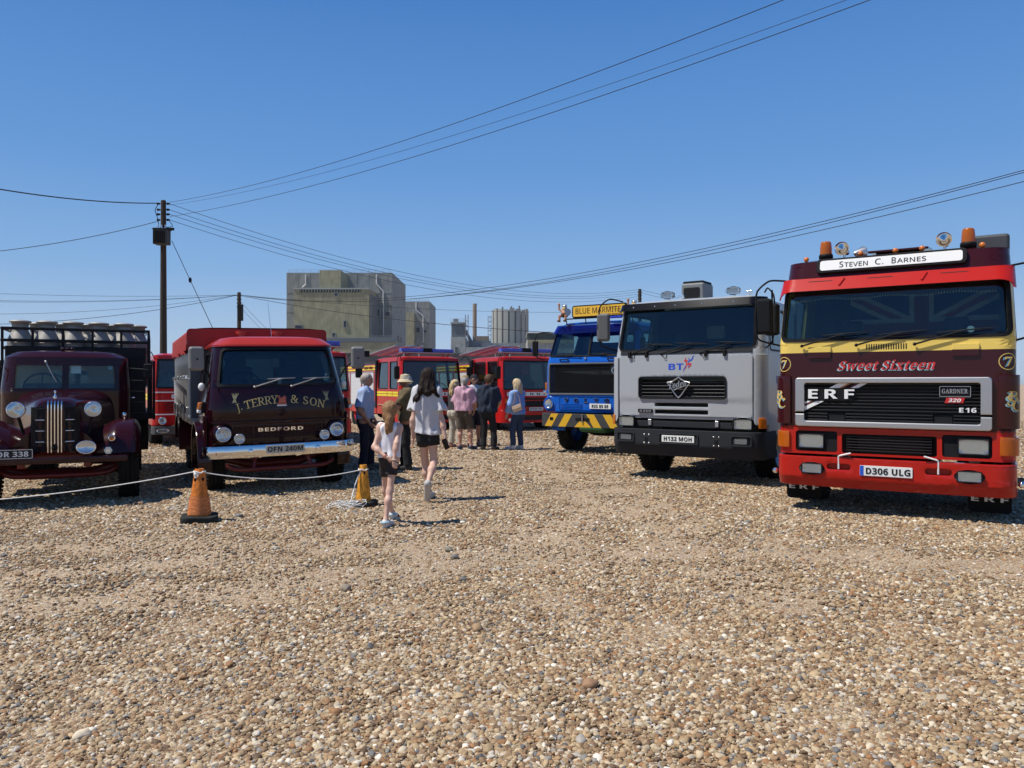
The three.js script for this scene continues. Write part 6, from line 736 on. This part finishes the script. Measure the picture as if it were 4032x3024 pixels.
{ // tall girl with long dark hair, walking away
  const b = V(-1.10, 0, -10.3), J = rel({ head: K6(592, 118, 10.32), neck: K6(588, 205, 10.3), chest: K6(585, 330, 10.3), pelvis: K6(585, 610, 10.3), shL: K6(498, 250, 10.3), shR: K6(678, 250, 10.3), elL: K6(440, 540, 10.25), elR: K6(728, 545, 10.25), wrL: K6(442, 715, 10.3), wrR: K6(762, 715, 10.2), hpL: K6(540, 690, 10.3), hpR: K6(635, 690, 10.3), knL: K6(562, 955, 10.42), knR: K6(650, 955, 10.28), anL: K6(605, 1262, 10.42), anR: K6(588, 1172, 10.02), toL: K6(640, 1298, 10.6), toR: K6(582, 1322, 10.11), dir: V(-.05, 0, -1).normalize() }, b);
  J.toL.y = .03; J.toR.y = .045;
  const H = 1.73, hb = (x0, y0, x1, y1, r0, r1, d0 = 10.27, d1 = 10.2) => { const a = K6(x0, y0, d0).sub(b), c = K6(x1, y1, d1).sub(b); a.y = K6(x0, y0, d0).y; c.y = K6(x1, y1, d1).y; return bone(a, c, r0, r1); };
  person('girl with long dark hair in grey T-shirt and black shorts, walking away', J, H, { at: b, cell: .011, kid: .88, headK: .98, skin: skinC, top: { name: 't_shirt', c: [.50, .50, .52], hem: .515, sleeve: .68, cuff: .045, grow: .012, fold: .034, ff: [13, 2.2, 13], wave: .02 }, legs: { name: 'shorts', c: [.008, .008, .010], len: .36, waist: .60, flare: .02 }, shoe: [.42, .40, .37], sole: [.30, .29, .27], tip: { R: true }, sock: [.72, .72, .72], hair: { c: [.016, .009, .006], long: true, fold: .012, more: [hb(552, 130, 520, 250, .052, .042), hb(590, 140, 588, 265, .064, .05), hb(625, 130, 645, 240, .048, .032), hb(530, 230, 470, 330, .035, .03), hb(480, 320, 448, 420, .026, .012, 10.2, 10.22), hb(640, 220, 690, 300, .03, .018), hb(690, 290, 705, 370, .014, .006)] }, handR: { bend: 1.0 } });
  const c = K6(765, 775, 10.12), ph = thing('mobile_phone', 'dark mobile phone in the right hand of the long-haired girl', 'phone', null, [c.x, c.y, c.z], .5); const pb = add(ph, 'case', box(.072, .145, .009, 0, 0, 0, .004).rotateZ(.4), M.black); add(pb, 'screen', box(.066, .138, .002, 0, 0, .0055, 0).rotateZ(.4), matte(.01, .01, .012, .1));
}
{ // small girl, hands clasped behind her back
  const b = V(-1.345, 0, -8.5), J = rel({ head: K6(218, 452, 8.52), neck: K6(212, 548, 8.5), chest: K6(205, 660, 8.5), pelvis: K6(205, 880, 8.5), shL: K6(120, 610, 8.5), shR: K6(305, 612, 8.5), elL: K6(60, 805, 8.42), elR: K6(278, 770, 8.36), wrL: K6(180, 905, 8.33), wrR: K6(252, 945, 8.30), hpL: K6(165, 910, 8.5), hpR: K6(250, 910, 8.5), knL: K6(170, 1240, 8.62), knR: K6(212, 1240, 8.42), anL: K6(240, 1425, 8.82), anR: K6(172, 1520, 8.32), toL: K6(275, 1470, 8.98), toR: K6(235, 1560, 8.44), dir: V(.1, 0, -1).normalize() }, b);
  J.toL.y = .028; J.toR.y = .028; J.anL.y = .075; J.anR.y = .07;
  const hb = (x0, y0, x1, y1, r0, r1, d0 = 8.46, d1 = 8.42) => { const a = K6(x0, y0, d0), c = K6(x1, y1, d1); a.x -= b.x; a.z -= b.z; c.x -= b.x; c.z -= b.z; return bone(a, c, r0, r1); };
  const p = person('small girl in white sleeveless top and black shorts, hands clasped behind her back', J, 1.34, { at: b, cell: .009, kid: .82, headK: 1.12, skin: skinC, top: { name: 'sleeveless_top', c: [.74, .74, .78], hem: .555, fold: .026, ff: [16, 4, 16], neck: .05 }, legs: { name: 'shorts', c: [.022, .018, .018], len: .52, waist: .60, flare: .02 }, shoe: [.60, .56, .53], sole: [.62, .58, .55], hair: { c: [.24, .13, .06], fold: .01, long: true, more: [hb(200, 500, 212, 525, .06, .034), hb(212, 525, 205, 575, .028, .036), hb(205, 575, 198, 625, .036, .03), hb(198, 625, 185, 675, .03, .008), hb(212, 580, 225, 640, .026, .01)] }, handL: { dir: V(.08, -.03, .02), side: V(0, 1, 0), curl: V(.2, -.3, -1), bend: .9 }, handR: { dir: V(.02, -.1, 0), side: V(-1, 0, 0), curl: V(0, 0, -1), bend: .8 } });
  add(p, 'hair_tie', ball(.032, K6(212, 525, 8.44).x - b.x, K6(212, 525, 8.44).y, K6(212, 525, 8.44).z - b.z, 1, .5, 1), matte(.35, .2, .12, .8));
  for (const q of ['L', 'R']) { const w = mix(J['wr' + q], J['el' + q], .07), d = J['wr' + q].clone().sub(J['el' + q]).normalize(); const tr = new THREE.TorusGeometry(.025, .006, 6, 18); tr.applyQuaternion(new THREE.Quaternion().setFromUnitVectors(V(0, 0, 1), d)).translate(w.x, w.y, w.z); add(p, 'bracelet', tr, q === 'L' ? matte(.5, .14, .12, .6) : matte(.7, .6, .5, .6)); const a = J['an' + q], t = J['to' + q], s2 = mix(a, t, -.1); add(p, 'clog_strap', new THREE.TorusGeometry(.042, .009, 6, 18, Math.PI).rotateX(Math.PI / 2).translate(s2.x, .06, s2.z + .01), matte(.35, .55, .65, .6)); }
}
const stand = (px, D, H, face, label, spec, o) => person(label, standing(H, face, o), H, { at: at(px, 1512, D), ...spec });
{
  const p = stand(1440, 13.9, 1.73, 1.45, 'grey-haired man in light blue short-sleeved shirt and navy trousers, facing right', { eyes: true, skin: skinB, bulk: 1.14, top: { name: 'shirt', c: [.33, .42, .62], hem: .535, sleeve: .88, loose: .012, cuff: .022, fold: .03, ff: [13, 5, 13], grow: .008 }, legs: { name: 'trousers', c: [.010, .013, .028], len: 1.97, waist: .56, flare: .066 }, shoe: [.10, .065, .04], hair: { c: [.34, .30, .26], drop: .06 } }, { elR: [.150, .63, -.02], wrR: [.115, .50, .075], elL: [-.15, .63, -.02], wrL: [-.115, .50, .075], toL: [-.07, .015, .10], toR: [.07, .015, .10] });
  for (const e of [-1, 1]) { const g = new THREE.TorusGeometry(.022, .0025, 5, 18); const J = standing(1.73, 1.45).head; add(p, 'spectacles', g.rotateY(1.45).translate(J.x + .098, J.y + .012, J.z + e * .032), M.black); }
  const q = stand(1600, 13.9, 1.71, -1.35, 'man with white moustache in bucket hat and olive T-shirt, facing left', { eyes: true, skin: matte(.36, .17, .10, .5), bulk: 1.2, top: { name: 't_shirt', c: [.115, .085, .040], hem: .52, sleeve: .82, loose: .014, cuff: .026, fold: .034, ff: [12, 6, 12], grow: .012 }, legs: { name: 'trousers', c: [.010, .010, .011], len: 1.97, waist: .56, flare: .068 }, shoe: [.02, .018, .016], hair: { c: [.4, .38, .35], drop: .05 }, cap: { bucket: true, c: [.50, .42, .27] } }, { elR: [.12, .655, .10], wrR: [.05, .68, .22], elL: [-.15, .64, -.01], wrL: [-.14, .50, .05] });
  const h = standing(1.71, -1.35).head; add(q, 'moustache', blob([bone(V(h.x - .095, h.y - .036, h.z - .03), V(h.x - .10, h.y - .062, h.z + .01), .012, .016), bone(V(h.x - .10, h.y - .04, h.z + .02), V(h.x - .09, h.y - .07, h.z + .04), .014, .010)], .02, .005), matte(.7, .68, .64, .8)); const jw = standing(1.71, -1.35, { elL: [-.15, .64, -.01], wrL: [-.14, .50, .05] }).wrL; add(q, 'wrist_watch', lathe([[.026, -.016], [.032, -.014], [.032, .014], [.026, .016]], 16).translate(jw.x, jw.y + .02, jw.z), M.white);
}
stand(1829, 18.1, 1.73, 2.85, 'man seen from behind in pink shirt, khaki shorts and tan cap', { skin: matte(.50, .27, .19, .5), bulk: 1.16, top: { name: 'shirt', c: [.50, .29, .36], hem: .53, sleeve: .9, loose: .012, cuff: .02, fold: .032, ff: [13, 5, 13], grow: .008 }, legs: { name: 'shorts', c: [.085, .066, .045], len: .98, waist: .57, flare: .018 }, shoe: [.02, .022, .04], sole: [.7, .7, .68], hair: { c: [.35, .33, .31], drop: .05 }, cap: { c: [.24, .17, .08] } }, { elL: [-.155, .635, .03], wrL: [-.10, .52, .10], elR: [.155, .635, .03], wrR: [.10, .52, .10] });
stand(1922, 18.05, 1.76, 2.95, 'man seen from behind in dark navy shirt and black trousers', { skin: skinB, bulk: 1.2, top: { name: 'shirt', c: [.010, .018, .038], hem: .50, sleeve: .9, loose: .014, cuff: .02, fold: .036, ff: [12, 6, 12], grow: .012 }, legs: { name: 'trousers', c: [.009, .009, .010], len: 1.97, waist: .57, flare: .064 }, shoe: [.012, .012, .012], hair: { c: [.085, .048, .026], drop: .06 } }, { elL: [-.15, .64, .03], wrL: [-.10, .56, .13], elR: [.15, .635, .02], wrR: [.13, .50, .06] });
stand(1868, 19.2, 1.76, .35, 'dark-bearded man in black cap, pale T-shirt and black shorts, facing the camera', { eyes: true, skin: skinB, top: { name: 't_shirt', c: [.52, .54, .58], hem: .51, sleeve: .8, loose: .014, cuff: .024, fold: .02, grow: .01 }, legs: { name: 'shorts', c: [.010, .011, .018], len: .95, waist: .57, flare: .02 }, shoe: [.16, .12, .08], sock: [.03, .03, .03], hair: { c: [.03, .02, .015], drop: .05 }, cap: { c: [.014, .014, .018] } }, {});
stand(1789, 18.8, 1.64, 2.3, 'woman with wavy blonde hair and cream trousers, left of the group', { skin: matte(.55, .32, .22, .5), kid: .9, top: { name: 'top', c: [.03, .03, .035], hem: .56, sleeve: .45, fold: .014 }, legs: { name: 'trousers', c: [.42, .38, .31], len: 1.93, waist: .6, flare: .075 }, shoe: [.42, .22, .16], hair: { c: [.50, .37, .20], long: true, fold: .02, ff: [24, 12, 24], more: (() => { const J = standing(1.64, 2.3), d = J.dir, a = J.head.clone().addScaledVector(d, -.06); return [bone(off(a, 0, -.02, 0), off(a, 0, -.2, 0), .085, .075), bone(off(a, -.05, -.1, 0), off(a, -.06, -.24, 0), .05, .035), bone(off(a, .05, -.1, 0), off(a, .05, -.24, 0), .05, .03)]; })() } }, { elL: [-.16, .72, .06], wrL: [-.06, .80, .13], elR: [.14, .64, .03], wrR: [.08, .56, .13] });
{
  const p = stand(2038, 18.25, 1.66, -2.2, 'blonde woman in pale blue blouse and jeans with beige shoulder bag, standing apart', { skin: skinA, kid: .93, top: { name: 'blouse', c: [.22, .36, .66], hem: .50, sleeve: 1.75, loose: .02, cuff: .02, fold: .02, grow: .014 }, legs: { name: 'jeans', c: [.030, .052, .105], len: 1.95, waist: .58, flare: .06 }, shoe: [.66, .64, .60], sole: [.7, .69, .66], hair: { c: [.52, .40, .24], long: true, fold: .01, more: (() => { const J = standing(1.66, -2.2), a = J.head.clone().addScaledVector(J.dir, -.05); return [bone(off(a, 0, -.02, 0), off(a, -.01, -.17, 0), .085, .07), bone(off(a, -.06, -.05, .02), off(a, -.08, -.22, .03), .05, .03), bone(off(a, .05, -.05, 0), off(a, .07, -.2, 0), .05, .03)]; })() } }, { elL: [-.15, .64, .03], wrL: [-.13, .50, .09], elR: [.15, .64, .03], wrR: [.12, .50, .10], toL: [-.07, .015, .1], toR: [.07, .015, .1] });
  const c = at(2037, 1607, 18.02), bag = thing('shoulder_bag', 'beige leather shoulder bag on the hip of the blonde woman', 'bag', null, [c.x, c.y, c.z], -.3); bag.rotation.z = .35; add(bag, 'pouch', box(.24, .155, .07, 0, 0, 0, .025), matte(.50, .36, .25, .6)); add(bag, 'flap', box(.235, .09, .02, 0, .03, .035, .01), matte(.53, .39, .28, .55)); add(bag, 'clasp', ball(.014, 0, -.01, .05, 1, 1, .5), M.gold); const sh = at(2030, 1540, 18.1); bag.updateMatrixWorld(); const a = bag.worldToLocal(sh.clone()); add(bag, 'strap', tube([[-.11, .07, 0], [a.x - .04, a.y * .6, .03], [a.x, a.y, .02], [a.x + .05, a.y * .6, .0], [.11, .07, 0]], .008, 30, 6), matte(.42, .30, .2, .6));
}
// ---------- cones and rope ----------
function cone(x, z, h, bw, turn, label, rubber, sleeve, notch) {
  const o = thing('traffic_cone', label, 'traffic cone', 'cones holding the rope', [x, 0, z], turn), k = h / .6;
  const base = bend(ext(rr(-bw / 2, -bw / 2, bw / 2, bw / 2, bw * .2), .085 * k, 0, .015).rotateX(-Math.PI / 2), (a, b, c) => V(a, b + .012 * noise(a * 6, c * 6, 3), c), .05); add(o, 'base', base, matte(.028, .030, .030, .85, { bumpMap: texFine, bumpScale: .003, map: texRoad }));
  const r0 = bw * .315, r1 = .05 * k, pf = t => r0 + (r1 - r0) * t; const pts = [[r0 + .012, .06 * k]]; for (let i = 0; i <= 14; i++) pts.push([pf(i / 14), (.085 * k) + (h - .085 * k) * i / 14]); pts.push([r1 - .008, h], [r1 - .012, h - .03]); const g = lathe(pts, 36), p = g.attributes.position; for (let i = 0; i < p.count; i++) { const X = p.getX(i), Y = p.getY(i), Z = p.getZ(i), n = 1 + .05 * noise(X * 9, Y * 5, Z * 9) - notch * Math.max(0, Math.cos(Math.atan2(Z, X) - 2)) * Math.max(0, Y / h - .6); p.setXYZ(i, X * n, Y, Z * n); } g.computeVertexNormals(); add(o, 'cone_body', g, rubber);
  if (sleeve) { const s = []; for (let i = 0; i <= 6; i++) { const t = .03 + i / 6 * .40; s.push([pf(t) + .007, .085 * k + (h - .085 * k) * t]); } add(o, 'worn_sleeve', lathe(s, 36), sleeve); }
  for (const a of [.9, 2.2]) { const rr2 = pf(.8); add(o, 'hole', ball(.016, Math.sin(a - 1.6) * rr2, h * .81, Math.cos(a - 1.6) * rr2, 1, 1.3, .5, 10), M.black); }  // solid black dots; the shade of a hole painted on closed rubber
  return o;
}
const scuff = dataTex(256, (i, j) => { const u = i / 256, v = j / 256, q = 225 + 50 * tileNoise(u, v, 6, 2) + 50 * tileNoise(u, v, 26, 8); const c = Math.max(110, Math.min(255, q)); return [c, c, c]; }, { srgb: true, rep: 2 });
const c1 = at(431 * 1.8228, 1512, 8.62), c2 = at(785 * 1.8228, 1512, 9.72);
cone(c1.x, c1.z, .60, .39, .35, 'faded orange traffic cone with a worn pinkish sleeve, left of the rope span', matte(.74, .21, .02, .6, { map: scuff }), matte(.70, .22, .06, .7, { map: scuff }), .25);
cone(c2.x, c2.z, .53, .31, -.2, 'smaller yellow-orange traffic cone beside the coil of white rope', matte(.74, .31, .02, .6, { map: scuff }), null, .05);
{
  const A = V(c1.x - .02, .575, c1.z + .03), Bq = V(c2.x - .02, .47, c2.z + .04), sag = (a, b, s, n = 20) => Array.from({ length: n + 1 }, (_, i) => { const t = i / n, p = a.clone().lerp(b, t); p.y -= s * 4 * t * (1 - t); return p; });
  const o = thing('barrier_rope', 'thin white rope strung between the cones and on to the left', 'rope'); const L = at(-260, 1990, 8.0); L.y = .30;
  add(o, 'left_span', tube(sag(L, A, .05), .0055, 60, 6), M.rope); add(o, 'cone_span', tube(sag(A, Bq, .10), .0055, 60, 6), M.rope);
  const loop = (c, r, y) => tube(Array.from({ length: 14 }, (_, i) => V(c.x + Math.cos(i / 14 * 6.28) * r, y + .01 * Math.sin(i * 2), c.z + Math.sin(i / 14 * 6.28) * r)), .0075, 40, 6, true); add(o, 'knot_loop', loop(c1, .062, .565), M.rope); add(o, 'knot_loop', loop(c2, .058, .47), M.rope); add(o, 'knot', join(ball(.022, A.x, A.y - .03, A.z + .02), tube([[A.x, A.y, A.z + .01], [A.x + .03, A.y - .04, A.z + .03], [A.x, A.y - .07, A.z + .03], [A.x - .02, A.y - .03, A.z + .02]], .007, 20, 6)), M.rope);
  const E = at(748 * 1.8228, 1512, 9.5); add(o, 'hanging_tail', tube([Bq, V(Bq.x - .06, .30, Bq.z + .06), V(E.x + .06, .12, E.z), V(E.x, .02, E.z)], .0075, 40, 6), M.rope);
  const co = thing('rope_coil', 'loose coil of white rope on the shingle beside the smaller cone', 'rope'); const R = seeded(5); for (let i = 0; i < 11; i++) { const a = .09 + R() * .10, b = .06 + R() * .09, ph = R() * 6.28, dx = (R() - .5) * .16, dz = (R() - .5) * .12, y = .015 + i * .005; add(co, 'turn', tube(Array.from({ length: 16 }, (_, k) => { const t = k / 16 * 6.283; return V(E.x + dx + Math.cos(t) * a * Math.cos(ph * .15) - Math.sin(t) * b * Math.sin(ph * .15), y + .045 * Math.abs(Math.sin(t * 1.0 + ph)), E.z + dz + Math.sin(t) * b); }), .004, 56, 6, true), M.rope); }
}
// a few stray larger stones
{ const g0 = mergeVertices((() => { const q = new THREE.IcosahedronGeometry(1, 3); q.deleteAttribute('uv'); q.deleteAttribute('normal'); return q; })()), p = g0.attributes.position; for (let i = 0; i < p.count; i++) { const x = p.getX(i), y = p.getY(i), z = p.getZ(i), k = 1 + .28 * noise(x * 1.1, y * 1.1, z * 1.1) + .08 * noise(x * 3, y * 3, z * 3); p.setXYZ(i, x * k, y * k * .68, z * k * .85); } g0.computeVertexNormals();
  for (const [px, py, r, c, l] of [[2322, 2705, .045, [.28, .16, .085], 'brown rounded stone, largest in the right foreground'], [1880, 2490, .04, [.30, .19, .10], 'tan stone in the middle of the foreground'], [1768, 2170, .042, [.18, .16, .12], 'flat olive-grey stone in the middle distance'], [1790, 2200, .036, [.15, .14, .125], 'dark grey stone just before the olive-grey one'], [1825, 2292, .032, [.13, .125, .115], 'dark grey stone further down the middle'], [1362, 2330, .045, [.22, .18, .13], 'brown-grey stone in the left middle'], [940, 2040, .045, [.17, .165, .15], 'grey stone to the right of the larger cone'], [1256, 2065, .04, [.19, .11, .07], 'brown stone before the smaller cone']]) { const D = 1.55 * 3028 / (py - 1512), q = at(px, 1512, D); const m = add(scene, 'stone', g0, matte(...c, .7, { bumpMap: texFine, bumpScale: .002 })); m.position.set(q.x, groundY(q.x, q.z) + r * .45, q.z); m.scale.setScalar(r); m.rotation.set(.2, px, .15); tag(m, l, 'stone', 'larger stones on the shingle'); } }
renderer.render(scene, camera);
